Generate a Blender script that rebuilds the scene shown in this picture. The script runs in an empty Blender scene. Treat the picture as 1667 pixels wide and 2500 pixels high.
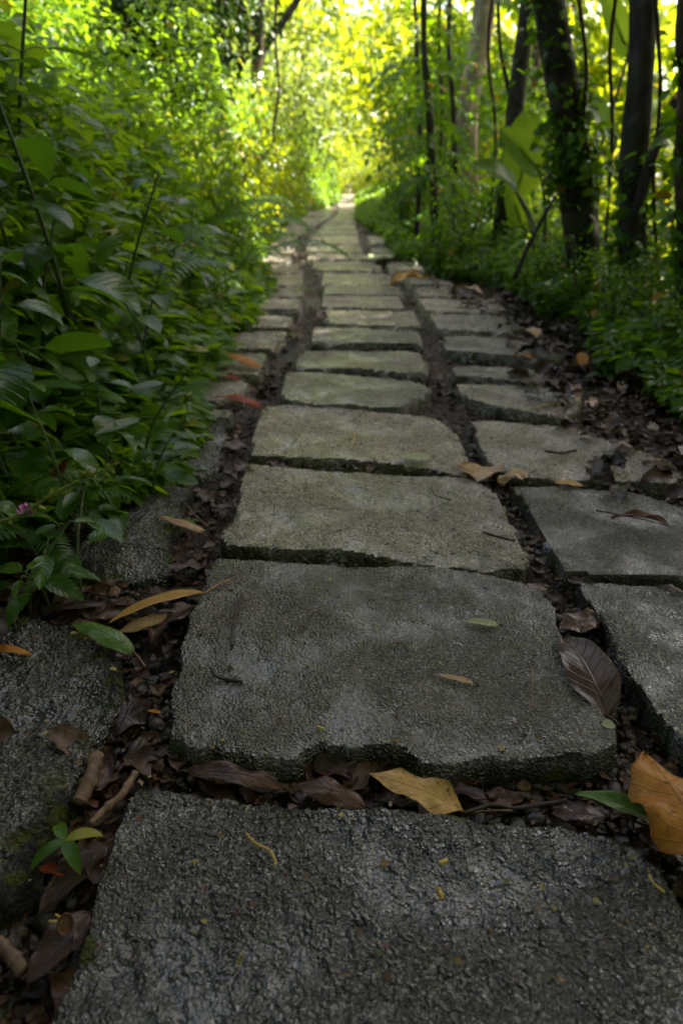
import bpy, math
import numpy as np
from mathutils import Vector

# ------------------------------------------------------------------ camera, world, sun
SC = bpy.context.scene
COL = SC.collection
PITCH = math.atan((1250 - 425) / 1667.0)
CAM_H = 0.60
cam_d = bpy.data.cameras.new('camera')
cam = bpy.data.objects.new('camera', cam_d)
COL.objects.link(cam)
cam.location = (0, 0, CAM_H)
cam.rotation_euler = (math.pi / 2 - PITCH, 0, 0)
cam_d.sensor_fit = 'VERTICAL'
cam_d.sensor_height = 36.0
cam_d.lens = 24.0
cam_d.clip_start = 0.02
cam_d.clip_end = 500
cam_d.dof.use_dof = True
cam_d.dof.focus_distance = 0.86
cam_d.dof.aperture_fstop = 4.5
SC.camera = cam

SUN_EL, SUN_AZ = math.radians(54), math.radians(62)      # azimuth from +Y towards +X
world = bpy.data.worlds.new('World')
SC.world = world
world.use_nodes = True
wn = world.node_tree
bg = wn.nodes['Background']
sky = wn.nodes.new('ShaderNodeTexSky')
sky.sky_type = 'NISHITA'
sky.sun_disc = False
sky.sun_elevation = SUN_EL
sky.sun_rotation = SUN_AZ
sky.air_density = 0.7
sky.dust_density = 3.0
sky.ozone_density = 0.6
tint = wn.nodes.new('ShaderNodeMix')
tint.data_type = 'RGBA'
tint.blend_type = 'MULTIPLY'
tint.inputs[0].default_value = 1.0
tint.inputs[7].default_value = (1.0, 0.91, 0.81, 1)
wn.links.new(sky.outputs[0], tint.inputs[6])
wn.links.new(tint.outputs[2], bg.inputs[0])
bg.inputs[1].default_value = 0.092
sd = bpy.data.lights.new('sun', 'SUN')
sd.energy = 5.0
sd.angle = math.radians(0.5)
sd.color = (1.0, 0.93, 0.80)
sun = bpy.data.objects.new('sun', sd)
COL.objects.link(sun)
SUNV = np.array([math.cos(SUN_EL) * math.sin(SUN_AZ), math.cos(SUN_EL) * math.cos(SUN_AZ), math.sin(SUN_EL)])
sun.rotation_euler = Vector(SUNV).to_track_quat('Z', 'Y').to_euler()
sun.location = (8, 8, 20)

SC.view_settings.view_transform = 'Standard'
SC.view_settings.look = 'None'
SC.view_settings.exposure = 2.65
SC.view_settings.gamma = 1.0
SC.view_settings.use_curve_mapping = False
SC.render.engine = 'CYCLES'
SC.cycles.use_denoising = True
SC.cycles.max_bounces = 7
SC.cycles.diffuse_bounces = 4
SC.cycles.glossy_bounces = 2
SC.cycles.transmission_bounces = 4
SC.cycles.transparent_max_bounces = 4
SC.cycles.sample_clamp_indirect = 6.0
SC.cycles.caustics_reflective = False
SC.cycles.caustics_refractive = False

# ------------------------------------------------------------------ projection helpers (source photo pixels, 1667 x 2500)
CP, SP = math.cos(PITCH), math.sin(PITCH)


def ray(px, py):
    dx = (px - 833.5) / 1667.0
    dy = -(py - 1250.0) / 1667.0
    return np.array([dx, CP + dy * SP, -SP + dy * CP])


def at_z(px, py, z=0.0):
    d = ray(px, py)
    t = (z - CAM_H) / d[2]
    return np.array([d[0] * t, d[1] * t, z])


def at_y(px, py, y):
    d = ray(px, py)
    t = y / d[1]
    return np.array([d[0] * t, y, CAM_H + d[2] * t])


K = 1667.0 / 1568.0


def dz(x, y, z=0.0):
    return at_z(x * K, y * K, z)


def dy_(x, y, Y):
    return at_y(x * K, y * K, Y)


# ------------------------------------------------------------------ numpy noise
def _h(ix, iy, s):
    ix = ix.astype(np.int64).astype(np.uint64)
    iy = iy.astype(np.int64).astype(np.uint64)
    h = ix * np.uint64(0x9E3779B185EBCA87) ^ (iy * np.uint64(0xC2B2AE3D27D4EB4F)) ^ np.uint64((s * 0x165667B19E3779F9 + 77) & 0xFFFFFFFFFFFFFFFF)
    h ^= h >> np.uint64(33)
    h *= np.uint64(0xFF51AFD7ED558CCD)
    h ^= h >> np.uint64(33)
    h *= np.uint64(0xC4CEB9FE1A85EC53)
    h ^= h >> np.uint64(33)
    return (h >> np.uint64(11)).astype(np.float64) / float(1 << 53)


np.seterr(over='ignore')


def vn(x, y, s=0):
    x = np.asarray(x, float)
    y = np.asarray(y, float)
    ix, iy = np.floor(x), np.floor(y)
    fx, fy = x - ix, y - iy
    fx = fx * fx * (3 - 2 * fx)
    fy = fy * fy * (3 - 2 * fy)
    a, b = _h(ix, iy, s), _h(ix + 1, iy, s)
    c, d = _h(ix, iy + 1, s), _h(ix + 1, iy + 1, s)
    return (a + (b - a) * fx) * (1 - fy) + (c + (d - c) * fx) * fy - 0.5


def fbm(x, y, s=0, o=4):
    r = 0
    a = 1.0
    for k in range(o):
        r = r + a * vn(x * 2 ** k + 13.7 * k, y * 2 ** k - 7.1 * k, s + k)
        a *= 0.5
    return r


def worley(x, y, s=0):
    """distance to the nearest jittered point, and that cell's random value"""
    ix, iy = np.floor(x), np.floor(y)
    best = np.full(x.shape, 9.0)
    rv = np.zeros(x.shape)
    for i in (-1, 0, 1):
        for j in (-1, 0, 1):
            cx, cy = ix + i, iy + j
            px = cx + _h(cx, cy, s)
            py = cy + _h(cx, cy, s + 1)
            d = np.hypot(px - x, py - y)
            m = d < best
            best = np.where(m, d, best)
            rv = np.where(m, _h(cx, cy, s + 2), rv)
    return best, rv


def sstep(a, b, x):
    t = np.clip((x - a) / (b - a), 0, 1)
    return t * t * (3 - 2 * t)


# ------------------------------------------------------------------ mesh helpers
def new_mesh(name, V, F, smooth=True, attrs=None):
    """V (n,3); F: (m,3|4) int array or list of such arrays; attrs {name: (type, array)} on points"""
    if not isinstance(F, (list, tuple)):
        F = [F]
    F = [np.asarray(f) for f in F if len(f)]
    me = bpy.data.meshes.new(name)
    V = np.asarray(V, np.float32)
    me.vertices.add(len(V))
    me.vertices.foreach_set('co', V.ravel())
    loops = np.concatenate([f.ravel() for f in F]).astype(np.int32)
    sizes = np.concatenate([np.full(len(f), f.shape[1]) for f in F])
    starts = np.concatenate([[0], np.cumsum(sizes)[:-1]]).astype(np.int32)
    me.loops.add(len(loops))
    me.loops.foreach_set('vertex_index', loops)
    me.polygons.add(len(sizes))
    me.polygons.foreach_set('loop_start', starts)
    me.polygons.foreach_set('use_smooth', np.full(len(sizes), smooth, dtype=bool))
    me.update(calc_edges=True)
    for an, (ty, arr) in (attrs or {}).items():
        a = me.attributes.new(an, ty, 'POINT')
        a.data.foreach_set('vector' if ty == 'FLOAT_VECTOR' else 'value', np.asarray(arr, np.float32).ravel())
    return me


def link(name, data, mat=None, parent=None, loc=None):
    o = bpy.data.objects.new(name, data)
    COL.objects.link(o)
    if mat is not None and data is not None and not data.materials:
        data.materials.append(mat)
    if parent is not None:
        o.parent = parent
    if loc is not None:
        o.location = loc
    return o


def tag(o, label, cat, group=None, kind=None):
    if label:
        o['label'] = label
    if cat:
        o['category'] = cat
    if group:
        o['group'] = group
    if kind:
        o['kind'] = kind
    return o


def thing(name, loc, label, cat, group=None):
    o = bpy.data.objects.new(name, None)
    o.empty_display_size = 0.05
    COL.objects.link(o)
    o.location = loc
    return tag(o, label, cat, group)


def copy_tree(o, parent=None):
    c = o.copy()
    COL.objects.link(c)
    c.parent = parent
    for ch in o.children:
        copy_tree(ch, c)
    return c


def nrm(a):
    a = np.asarray(a, float)
    return a / np.maximum(np.linalg.norm(a, axis=-1, keepdims=True), 1e-9)


def frames(D, N):
    X = nrm(D)
    Y = nrm(np.cross(N, X))
    Z = np.cross(X, Y)
    return X, Y, Z


def leaf_tpl(n=5, width=0.45, fold=0.25, droop=0.3, tipp=1.0, basep=0.6, serr=0.0, cols=1):
    """unit leaf along +x, rows of 2*cols+1 points; returns verts, quads, uv(u across, v along)"""
    v = np.linspace(0, 1, n + 1)
    w = (np.maximum(v, 1e-4) ** basep) * (np.maximum(1 - v, 0) ** tipp)
    w = w / w.max() * width * 0.5
    w[0] = max(w[0], 0.006)
    w[-1] = 0.002
    if serr:
        w = w * (1 + serr * np.where(np.arange(n + 1) % 2, 0.5, -0.5))
    ang = -droop * v * 1.4
    dxv = np.diff(v)
    xs = np.concatenate([[0], np.cumsum(np.cos((ang[1:] + ang[:-1]) / 2) * dxv)])
    zs = np.concatenate([[0], np.cumsum(np.sin((ang[1:] + ang[:-1]) / 2) * dxv)])
    us = np.linspace(-1, 1, 2 * cols + 1)
    V, UV = [], []
    for i in range(n + 1):
        for u in us:
            V.append((xs[i] + abs(u) * w[i] * 0.25, u * w[i] * math.cos(fold), zs[i] + abs(u) * w[i] * math.sin(fold)))
            UV.append((u, v[i]))
    m = 2 * cols + 1
    Q = [(i * m + j, (i + 1) * m + j, (i + 1) * m + j + 1, i * m + j + 1) for i in range(n) for j in range(m - 1)]
    return np.array(V), np.array(Q), np.array(UV)


def scatter(tpl, P, D, N, S, rnd):
    tv, tf, uv = tpl
    P = np.asarray(P, float)
    X, Y, Z = frames(D, N)
    S = np.broadcast_to(np.asarray(S, float), (len(P),))[:, None, None]
    V = P[:, None, :] + S * (tv[None, :, 0:1] * X[:, None, :] + tv[None, :, 1:2] * Y[:, None, :] + tv[None, :, 2:3] * Z[:, None, :])
    k, nv = len(P), len(tv)
    F = (tf[None] + (np.arange(k) * nv)[:, None, None]).reshape(-1, tf.shape[1])
    A = np.empty((k, nv, 3))
    A[:, :, 0] = uv[None, :, 0]
    A[:, :, 1] = uv[None, :, 1]
    A[:, :, 2] = np.broadcast_to(np.asarray(rnd, float), (k,))[:, None]
    return V.reshape(-1, 3), F, A.reshape(-1, 3)


def merge(parts):
    Vs, Fs, As, o = [], [], [], 0
    for V, F, A in parts:
        if len(V) == 0:
            continue
        Vs.append(V)
        Fs.append(F + o)
        As.append(A)
        o += len(V)
    return np.concatenate(Vs), Fs, np.concatenate(As)


def leaf_mesh(name, parts):
    V, F, A = merge(parts)
    return new_mesh(name, V, F, True, {'lf': ('FLOAT_VECTOR', A)})


def tube(pts, rad, seg=8, rough=0.0, seed=0, cap=True, flute=0.0):
    """swept tube through pts with radii; returns V, F(list), A"""
    P = np.asarray(pts, float)
    n = len(P)
    R = np.broadcast_to(np.asarray(rad, float), (n,))
    T = nrm(np.gradient(P, axis=0))
    ref = np.array([1.0, 0, 0]) if abs(T[0][0]) < 0.8 else np.array([0, 1.0, 0])
    B = np.empty_like(P)
    C = np.empty_like(P)
    b = ref
    for i in range(n):
        b = b - T[i] * np.dot(b, T[i])
        b = b / np.linalg.norm(b)
        B[i] = b
        C[i] = np.cross(T[i], b)
    th = np.linspace(0, 2 * np.pi, seg, endpoint=False)
    L = np.concatenate([[0], np.cumsum(np.linalg.norm(np.diff(P, axis=0), axis=1))])
    rr = R[:, None] * np.ones(seg)[None]
    if rough:
        gx = np.cos(th)[None] * 1.7 + L[:, None] / (R.mean() * 6)
        gy = np.sin(th)[None] * 1.7 + L[:, None] / (R.mean() * 9)
        rr = rr * (1 + rough * 2 * fbm(gx, gy, seed, 3))
    if flute:
        rr = rr * (1 + flute * np.sin(3 * th + seed)[None] + 0.5 * flute * np.sin(5 * th + 2 * seed)[None])
    V = P[:, None] + rr[..., None] * (np.cos(th)[None, :, None] * B[:, None] + np.sin(th)[None, :, None] * C[:, None])
    V = V.reshape(-1, 3)
    i, j = np.meshgrid(np.arange(n - 1), np.arange(seg), indexing='ij')
    j2 = (j + 1) % seg
    F = np.stack([i * seg + j, i * seg + j2, (i + 1) * seg + j2, (i + 1) * seg + j], -1).reshape(-1, 4)
    A = np.zeros((len(V), 3))
    A[:, 1] = np.repeat(L, seg)
    A[:, 0] = np.tile(th / np.pi, n)
    if cap:
        k = len(V)
        V = np.vstack([V, P[:1], P[-1:]])
        A = np.vstack([A, A[:1], A[-1:]])
        c0 = np.stack([np.full(seg, k), (np.arange(seg) + 1) % seg, np.arange(seg), np.full(seg, k)], -1)
        base = (n - 1) * seg
        c1 = np.stack([np.full(seg, k + 1), base + np.arange(seg), base + (np.arange(seg) + 1) % seg, np.full(seg, k + 1)], -1)
        # triangles as their own array
        return V, [F, c0[:, :3], c1[:, :3]], A
    return V, [F], A


def merge_multi(parts):
    Vs, Fs, As, o = [], [], [], 0
    for V, Fl, A in parts:
        Vs.append(V)
        for f in (Fl if isinstance(Fl, list) else [Fl]):
            Fs.append(np.asarray(f) + o)
        As.append(A)
        o += len(V)
    return np.concatenate(Vs), Fs, np.concatenate(As)


def tube_mesh(name, parts):
    V, F, A = merge_multi(parts)
    return new_mesh(name, V, F, True, {'lf': ('FLOAT_VECTOR', A)})


def curve(pts, n):
    """Catmull-Rom through pts"""
    P = np.asarray(pts, float)
    if len(P) == 2:
        t = np.linspace(0, 1, n)[:, None]
        return P[0] + (P[1] - P[0]) * t
    Q = np.vstack([2 * P[0] - P[1], P, 2 * P[-1] - P[-2]])
    out = []
    for t in np.linspace(0, len(P) - 1 - 1e-6, n):
        i = int(t)
        f = t - i
        a, b, c, d = Q[i], Q[i + 1], Q[i + 2], Q[i + 3]
        out.append(0.5 * ((2 * b) + (c - a) * f + (2 * a - 5 * b + 4 * c - d) * f * f + (3 * b - a - 3 * c + d) * f ** 3))
    return np.array(out)


# ------------------------------------------------------------------ materials
class NT:
    def __init__(self, name):
        self.m = bpy.data.materials.new(name)
        self.m.use_nodes = True
        self.t = self.m.node_tree
        self.n = self.t.nodes
        self.n.clear()
        self.out = self.n.new('ShaderNodeOutputMaterial')

    def l(self, a, b):
        self.t.links.new(a, b)

    def set(self, sock, v):
        if hasattr(v, 'is_linked') or hasattr(v, 'links'):
            self.l(v, sock)
        else:
            sock.default_value = v

    def attr(self, name):
        a = self.n.new('ShaderNodeAttribute')
        a.attribute_name = name
        return a

    def sep(self, v):
        s = self.n.new('ShaderNodeSeparateXYZ')
        self.l(v, s.inputs[0])
        return s.outputs

    def coord(self, which='Object'):
        return self.n.new('ShaderNodeTexCoord').outputs[which]

    def noise(self, vec, scale, detail=3, rough=0.55, dist=0.0):
        t = self.n.new('ShaderNodeTexNoise')
        if vec is not None:
            self.l(vec, t.inputs['Vector'])
        t.inputs['Scale'].default_value = scale
        t.inputs['Detail'].default_value = detail
        t.inputs['Roughness'].default_value = rough
        t.inputs['Distortion'].default_value = dist
        return t.outputs['Fac']

    def vor(self, vec, scale, feat='F1', out='Distance'):
        t = self.n.new('ShaderNodeTexVoronoi')
        t.feature = feat
        self.l(vec, t.inputs['Vector'])
        t.inputs['Scale'].default_value = scale
        return t.outputs[out]

    def math(self, op, a, b=0.0, c=None, clamp=False):
        t = self.n.new('ShaderNodeMath')
        t.operation = op
        t.use_clamp = clamp
        self.set(t.inputs[0], a)
        self.set(t.inputs[1], b)
        if c is not None:
            self.set(t.inputs[2], c)
        return t.outputs[0]

    def map(self, v, a, b, c=0.0, d=1.0, smooth=True):
        t = self.n.new('ShaderNodeMapRange')
        t.interpolation_type = 'SMOOTHSTEP' if smooth else 'LINEAR'
        self.set(t.inputs[0], v)
        for k, x in zip((1, 2, 3, 4), (a, b, c, d)):
            t.inputs[k].default_value = x
        return t.outputs[0]

    def mix(self, f, a, b, mode='MIX'):
        t = self.n.new('ShaderNodeMix')
        t.data_type = 'RGBA'
        t.blend_type = mode
        self.set(t.inputs[0], f)
        for s, v in ((t.inputs[6], a), (t.inputs[7], b)):
            if isinstance(v, tuple):
                s.default_value = (*v[:3], 1)
            else:
                self.l(v, s)
        return t.outputs[2]

    def bump(self, h, strength, dist, prev=None):
        t = self.n.new('ShaderNodeBump')
        t.inputs['Strength'].default_value = strength
        t.inputs['Distance'].default_value = dist
        self.l(h, t.inputs['Height'])
        if prev is not None:
            self.l(prev, t.inputs['Normal'])
        return t.outputs[0]

    def pbsdf(self, col, rough=0.5, nor=None, spec=0.5):
        p = self.n.new('ShaderNodeBsdfPrincipled')
        if isinstance(col, tuple):
            p.inputs['Base Color'].default_value = (*col[:3], 1)
        else:
            self.l(col, p.inputs['Base Color'])
        self.set(p.inputs['Roughness'], rough)
        self.set(p.inputs['Specular IOR Level'], spec)
        if nor is not None:
            self.l(nor, p.inputs['Normal'])
        return p

    def finish(self, shader):
        self.l(shader, self.out.inputs['Surface'])
        return self.m


def mat_stone(name, ca, cb, grain=1.0, wet=0.5, moss=0.5, pebble=0.3, coat=0.6, relief=1.0):
    t = NT(name)
    co = t.coord('Object')
    edge = t.attr('edge').outputs['Fac']
    big = t.noise(co, 4.5, 4, 0.6)
    mid = t.noise(co, 34, 4, 0.65)
    fine = t.noise(co, 300 / grain, 3, 0.75)
    vg = t.n.new('ShaderNodeTexVoronoi')
    mp = t.n.new('ShaderNodeVectorMath')
    mp.operation = 'ADD'
    nz = t.n.new('ShaderNodeTexNoise')
    t.l(co, nz.inputs['Vector'])
    nz.inputs['Scale'].default_value = 240 / grain
    sc_ = t.n.new('ShaderNodeVectorMath')
    sc_.operation = 'SCALE'
    t.l(nz.outputs['Color'], sc_.inputs[0])
    sc_.inputs['Scale'].default_value = 0.006 * grain
    t.l(co, mp.inputs[0])
    t.l(sc_.outputs[0], mp.inputs[1])
    t.l(mp.outputs[0], vg.inputs['Vector'])
    vg.inputs['Scale'].default_value = 400 / grain
    gr = t.sep(vg.outputs['Color'])
    base = t.mix(t.map(big, 0.38, 0.62), ca, cb)
    g1 = t.map(gr[0], 0.0, 1.0, 0.40, 1.45, False)
    g2 = t.map(fine, 0.36, 0.64, 0.45, 1.35)
    gm = t.math('MULTIPLY', g1, g2)
    cmb = t.n.new('ShaderNodeCombineXYZ')
    for k in range(3):
        t.l(gm, cmb.inputs[k])
    base = t.mix(1.0, base, cmb.outputs[0], 'MULTIPLY')
    oi = t.n.new('ShaderNodeObjectInfo').outputs['Random']
    base = t.mix(1.0, base, t.mix(oi, (0.74, 0.76, 0.80), (1.16, 1.12, 1.02)), 'MULTIPLY')
    # pale mineral flecks and painted wet glints, in patches
    fl = t.math('MULTIPLY', t.math('GREATER_THAN', gr[1], 0.80), t.map(t.noise(co, 6, 4, 0.65), 0.46, 0.60, 0.0, 1.0))
    base = t.mix(t.math('MULTIPLY', fl, 0.55), base, (0.34, 0.32, 0.31))
    # dark stains
    base = t.mix(t.math('MULTIPLY', t.map(mid, 0.52, 0.70), 0.60), base, (0.020, 0.020, 0.020))
    base = t.mix(t.math('MULTIPLY', t.map(t.noise(co, 11, 5, 0.7), 0.54, 0.70), 0.45), base, (0.045, 0.034, 0.022))
    vc = t.n.new('ShaderNodeTexVoronoi')
    t.l(mp.outputs[0], vc.inputs['Vector'])
    vc.inputs['Scale'].default_value = 80 / grain
    vr = t.sep(vc.outputs['Color'])
    pm = t.math('MULTIPLY', t.map(vc.outputs['Distance'], 0.42, 0.26), t.math('LESS_THAN', vr[0], pebble))
    base = t.mix(pm, base, t.mix(vr[1], (0.012, 0.014, 0.020), (0.060, 0.056, 0.055)))
    dm = t.math('MULTIPLY', t.map(edge, 0.42, 0.95), 0.88)  # dirt on the slab sides, and their shade painted into the colour
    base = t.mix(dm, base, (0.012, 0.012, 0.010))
    mn = t.noise(co, 26, 4, 0.7)
    mm = t.math('MULTIPLY', t.map(mn, 0.49, 0.58), t.map(edge, 0.20, 0.75))
    mm = t.math('MULTIPLY', mm, moss)
    mcol = t.mix(t.noise(co, 400, 2), (0.012, 0.018, 0.003), (0.075, 0.092, 0.010))
    base = t.mix(mm, base, mcol)
    wt = t.map(t.noise(co, 5.5, 3, 0.6), 0.40, 0.60)
    rg = t.math('ADD', t.math('MULTIPLY', wt, 0.22), 0.52 - 0.26 * wet)
    rg = t.math('ADD', rg, t.math('MULTIPLY', mm, 0.4), clamp=True)
    rg = t.math('ADD', rg, t.math('MULTIPLY', dm, 0.4), clamp=True)
    f2 = t.noise(co, 235 / grain, 1, 0.5)
    f3 = t.noise(co, 90 / grain, 2, 0.5)
    h = t.math('ADD', t.math('ADD', t.math('MULTIPLY', f2, 1.7), t.math('MULTIPLY', fine, 0.35)), t.math('MULTIPLY', f3, relief))
    h = t.math('MULTIPLY', h, t.map(t.noise(co, 8, 3, 0.6), 0.36, 0.62, 0.32, 1.30))
    n1 = t.bump(h, 1.0, 0.0045 * grain)
    n2 = t.bump(pm, 0.8, 0.0022, n1)
    p = t.pbsdf(base, t.math('ADD', rg, 0.22, clamp=True), n2, 0.22)
    n3 = t.bump(h, 1.0, 0.0060 * grain)
    cw = t.math('MULTIPLY', t.math('SUBTRACT', 1.0, t.math('MULTIPLY', wt, 0.35)), coat)
    t.l(t.math('MULTIPLY', cw, t.math('SUBTRACT', 1.0, t.math('MAXIMUM', mm, dm)), clamp=True), p.inputs['Coat Weight'])
    p.inputs['Coat Roughness'].default_value = 0.045
    p.inputs['Coat IOR'].default_value = 1.9
    t.l(n3, p.inputs['Coat Normal'])
    return t.finish(p.outputs[0])


def mat_leaf(name, ca, cb, tr, trans=0.45, rough=0.38, spec=0.5, yellow=None, veins=0.5, bump=0.0):
    """living leaf: glossy reflection over a diffuse / translucent body"""
    t = NT(name)
    a = t.sep(t.attr('lf').outputs['Vector'])
    u, v, r = a[0], a[1], a[2]
    oi = t.n.new('ShaderNodeObjectInfo').outputs['Random']
    k = t.math('FRACT', t.math('ADD', t.math('MULTIPLY', r, 7.31), oi))
    col = t.mix(k, ca, cb)
    au = t.math('ABSOLUTE', u)
    if bump:
        co = t.coord('Object')
        col = t.mix(t.math('MULTIPLY', t.map(t.noise(co, 55, 3, 0.7), 0.60, 0.68), 0.7), col, (0.16, 0.13, 0.03))
        col = t.mix(0.6, col, t.mix(t.noise(co, 18, 2), (0.45, 0.45, 0.5), (1.5, 1.5, 1.3)), 'MULTIPLY')
    rib = t.map(au, 0.0, 0.10, 1.0, 0.0)
    ph = t.math('FRACT', t.math('SUBTRACT', t.math('MULTIPLY', v, 8.0), t.math('MULTIPLY', au, 1.6)))
    side = t.map(t.math('ABSOLUTE', t.math('SUBTRACT', ph, 0.5)), 0.0, 0.13, 1.0, 0.0)
    vein = t.math('MAXIMUM', rib, t.math('MULTIPLY', side, 0.55))
    col = t.mix(t.math('MULTIPLY', vein, 0.45 * veins), col, tuple(min(1, c * 2.2 + 0.02) for c in cb))
    tcol = t.mix(k, tr, tuple(c * 0.62 for c in tr))
    if yellow:
        ym = t.math('GREATER_THAN', r, 1 - yellow[1])
        col = t.mix(ym, col, yellow[0])
        tcol = t.mix(ym, tcol, yellow[0])
    nor = None
    if bump:
        nor = t.bump(side, bump, 0.004)
    p = t.pbsdf(col, rough, nor, spec)
    tl = t.n.new('ShaderNodeBsdfTranslucent')
    t.l(tcol, tl.inputs['Color'])
    ms = t.n.new('ShaderNodeMixShader')
    ms.inputs[0].default_value = trans
    t.l(p.outputs[0], ms.inputs[1])
    t.l(tl.outputs[0], ms.inputs[2])
    return t.finish(ms.outputs[0])


def mat_dead(name, ca, cb, spot, rough=0.4, spots=0.5, trans=0.12, spec=0.28):
    t = NT(name)
    a = t.sep(t.attr('lf').outputs['Vector'])
    u, v, r = a[0], a[1], a[2]
    co = t.coord('Object')
    k = t.math('ADD', t.math('MULTIPLY', t.map(t.noise(co, 30, 4, 0.65), 0.35, 0.65), 0.75), t.math('MULTIPLY', r, 0.3), clamp=True)
    col = t.mix(k, ca, cb)
    au = t.math('ABSOLUTE', u)
    rib = t.map(au, 0.0, 0.07, 1.0, 0.0)
    ph = t.math('FRACT', t.math('SUBTRACT', t.math('MULTIPLY', v, 9.0), t.math('MULTIPLY', au, 1.9)))
    side = t.map(t.math('ABSOLUTE', t.math('SUBTRACT', ph, 0.5)), 0.0, 0.10, 1.0, 0.0)
    vein = t.math('MAXIMUM', rib, t.math('MULTIPLY', side, 0.6))
    col = t.mix(t.math('MULTIPLY', vein, 0.26), col, tuple(c * 0.45 for c in ca))
    col = t.mix(t.math('MULTIPLY', t.map(t.noise(co, 24, 5, 0.75, 0.6), 0.52, 0.66), 0.65 * spots), col, tuple(c * 0.5 + d * 0.5 for c, d in zip(ca, spot)))
    sn = t.noise(co, 95, 4, 0.7)
    col = t.mix(t.math('MULTIPLY', t.map(sn, 0.60, 0.70), spots), col, spot)
    em = t.map(t.math('ADD', au, t.math('MULTIPLY', t.noise(co, 60, 2), 0.5)), 1.05, 1.35)
    col = t.mix(t.math('MULTIPLY', em, 0.6), col, spot)
    h = t.math('ADD', t.math('MULTIPLY', vein, 1.0), t.math('MULTIPLY', t.noise(co, 160, 3), 0.8))
    nor = t.bump(h, 0.6, 0.0015)
    p = t.pbsdf(col, rough, nor, spec)
    tl = t.n.new('ShaderNodeBsdfTranslucent')
    t.l(col, tl.inputs['Color'])
    ms = t.n.new('ShaderNodeMixShader')
    ms.inputs[0].default_value = trans
    t.l(p.outputs[0], ms.inputs[1])
    t.l(tl.outputs[0], ms.inputs[2])
    return t.finish(ms.outputs[0])


def mat_bark(name, ca, cb, scale=14, moss=0.0, rough=0.85):
    t = NT(name)
    co = t.coord('Object')
    mp = t.n.new('ShaderNodeMapping')
    t.l(co, mp.inputs[0])
    mp.inputs['Scale'].default_value = (1, 1, 0.22)
    n = t.noise(mp.outputs[0], scale * 2.2, 5, 0.7, 0.5)
    n2 = t.noise(co, scale * 0.35, 4, 0.6)
    col = t.mix(t.map(n, 0.3, 0.7), ca, cb)
    col = t.mix(t.math('MULTIPLY', t.map(n2, 0.5, 0.65), 0.6), col, tuple(min(1, c * 1.9) for c in cb))
    if moss:
        col = t.mix(t.math('MULTIPLY', t.map(t.noise(co, scale * 0.6, 4), 0.48, 0.62), moss), col, (0.045, 0.06, 0.012))
    nor = t.bump(n, 0.9, 0.012)
    return t.finish(t.pbsdf(col, rough, nor, 0.25).outputs[0])


def mat_soil(name):
    t = NT(name)
    co = t.coord('Object')
    n = t.noise(co, 60, 5, 0.7)
    n2 = t.noise(co, 2.2, 4, 0.6)
    col = t.mix(t.map(n, 0.35, 0.65), (0.008, 0.0042, 0.0026), (0.048, 0.025, 0.015))
    col = t.mix(t.math('MULTIPLY', t.map(n2, 0.45, 0.65), 0.6), col, (0.070, 0.036, 0.021))
    v = t.vor(co, 110)
    h = t.math('ADD', t.math('MULTIPLY', v, -0.7), n)
    nor = t.bump(h, 1.0, 0.008)
    rg = t.map(n2, 0.3, 0.7, 0.42, 0.75)
    return t.finish(t.pbsdf(col, rg, nor, 0.30).outputs[0])


def mat_rnd(name, cols, rough=0.5, spec=0.5, bump=0.4, bs=250):
    """small loose stuff: colour by the piece's random value"""
    t = NT(name)
    r = t.sep(t.attr('lf').outputs['Vector'])[2]
    cr = t.n.new('ShaderNodeValToRGB')
    cr.color_ramp.interpolation = 'CONSTANT'
    e = cr.color_ramp.elements
    while len(e) < len(cols):
        e.new(0.5)
    for i, c in enumerate(cols):
        e[i].position = i / len(cols)
        e[i].color = (*c, 1)
    t.l(r, cr.inputs[0])
    co = t.coord('Object')
    n = t.noise(co, bs, 3, 0.6)
    col = t.mix(0.7, cr.outputs[0], t.mix(t.map(n, 0.3, 0.7), (0.35, 0.35, 0.35), (1, 1, 1)), 'MULTIPLY')
    return t.finish(t.pbsdf(col, rough, t.bump(n, bump, 0.003), spec).outputs[0])


def mat_plain(name, c, c2=None, rough=0.5, scale=80, spec=0.4):
    t = NT(name)
    co = t.coord('Object')
    n = t.noise(co, scale, 4, 0.6)
    col = t.mix(t.map(n, 0.35, 0.65), c, c2 or tuple(x * 0.55 for x in c))
    return t.finish(t.pbsdf(col, rough, t.bump(n, 0.5, 0.002), spec).outputs[0])


M = {}
M['stone_near'] = mat_stone('stone_dark_grey', (0.018, 0.0135, 0.011), (0.044, 0.034, 0.028), 1.0, 0.85, 0.9, 0.34, 1.0, 1.2)  # near stones darker than far ones: part of the light falloff sits in colour
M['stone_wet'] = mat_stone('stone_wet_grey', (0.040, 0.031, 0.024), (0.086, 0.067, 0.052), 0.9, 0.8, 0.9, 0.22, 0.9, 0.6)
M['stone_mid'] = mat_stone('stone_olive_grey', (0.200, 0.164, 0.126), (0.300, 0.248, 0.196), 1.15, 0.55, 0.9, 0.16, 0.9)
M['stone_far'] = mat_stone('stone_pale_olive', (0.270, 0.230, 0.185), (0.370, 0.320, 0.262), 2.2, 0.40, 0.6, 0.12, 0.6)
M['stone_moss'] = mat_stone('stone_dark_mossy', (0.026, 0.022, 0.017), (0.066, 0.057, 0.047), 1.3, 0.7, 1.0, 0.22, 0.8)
M['soil'] = mat_soil('damp_soil')
M['bark_dark'] = mat_bark('bark_dark', (0.020, 0.016, 0.014), (0.078, 0.064, 0.055), 12, 0.35)
M['bark_pale'] = mat_bark('bark_pale', (0.20, 0.145, 0.09), (0.44, 0.34, 0.24), 9)  # pale bark, lightened further in place of sun that misses the trunk
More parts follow.
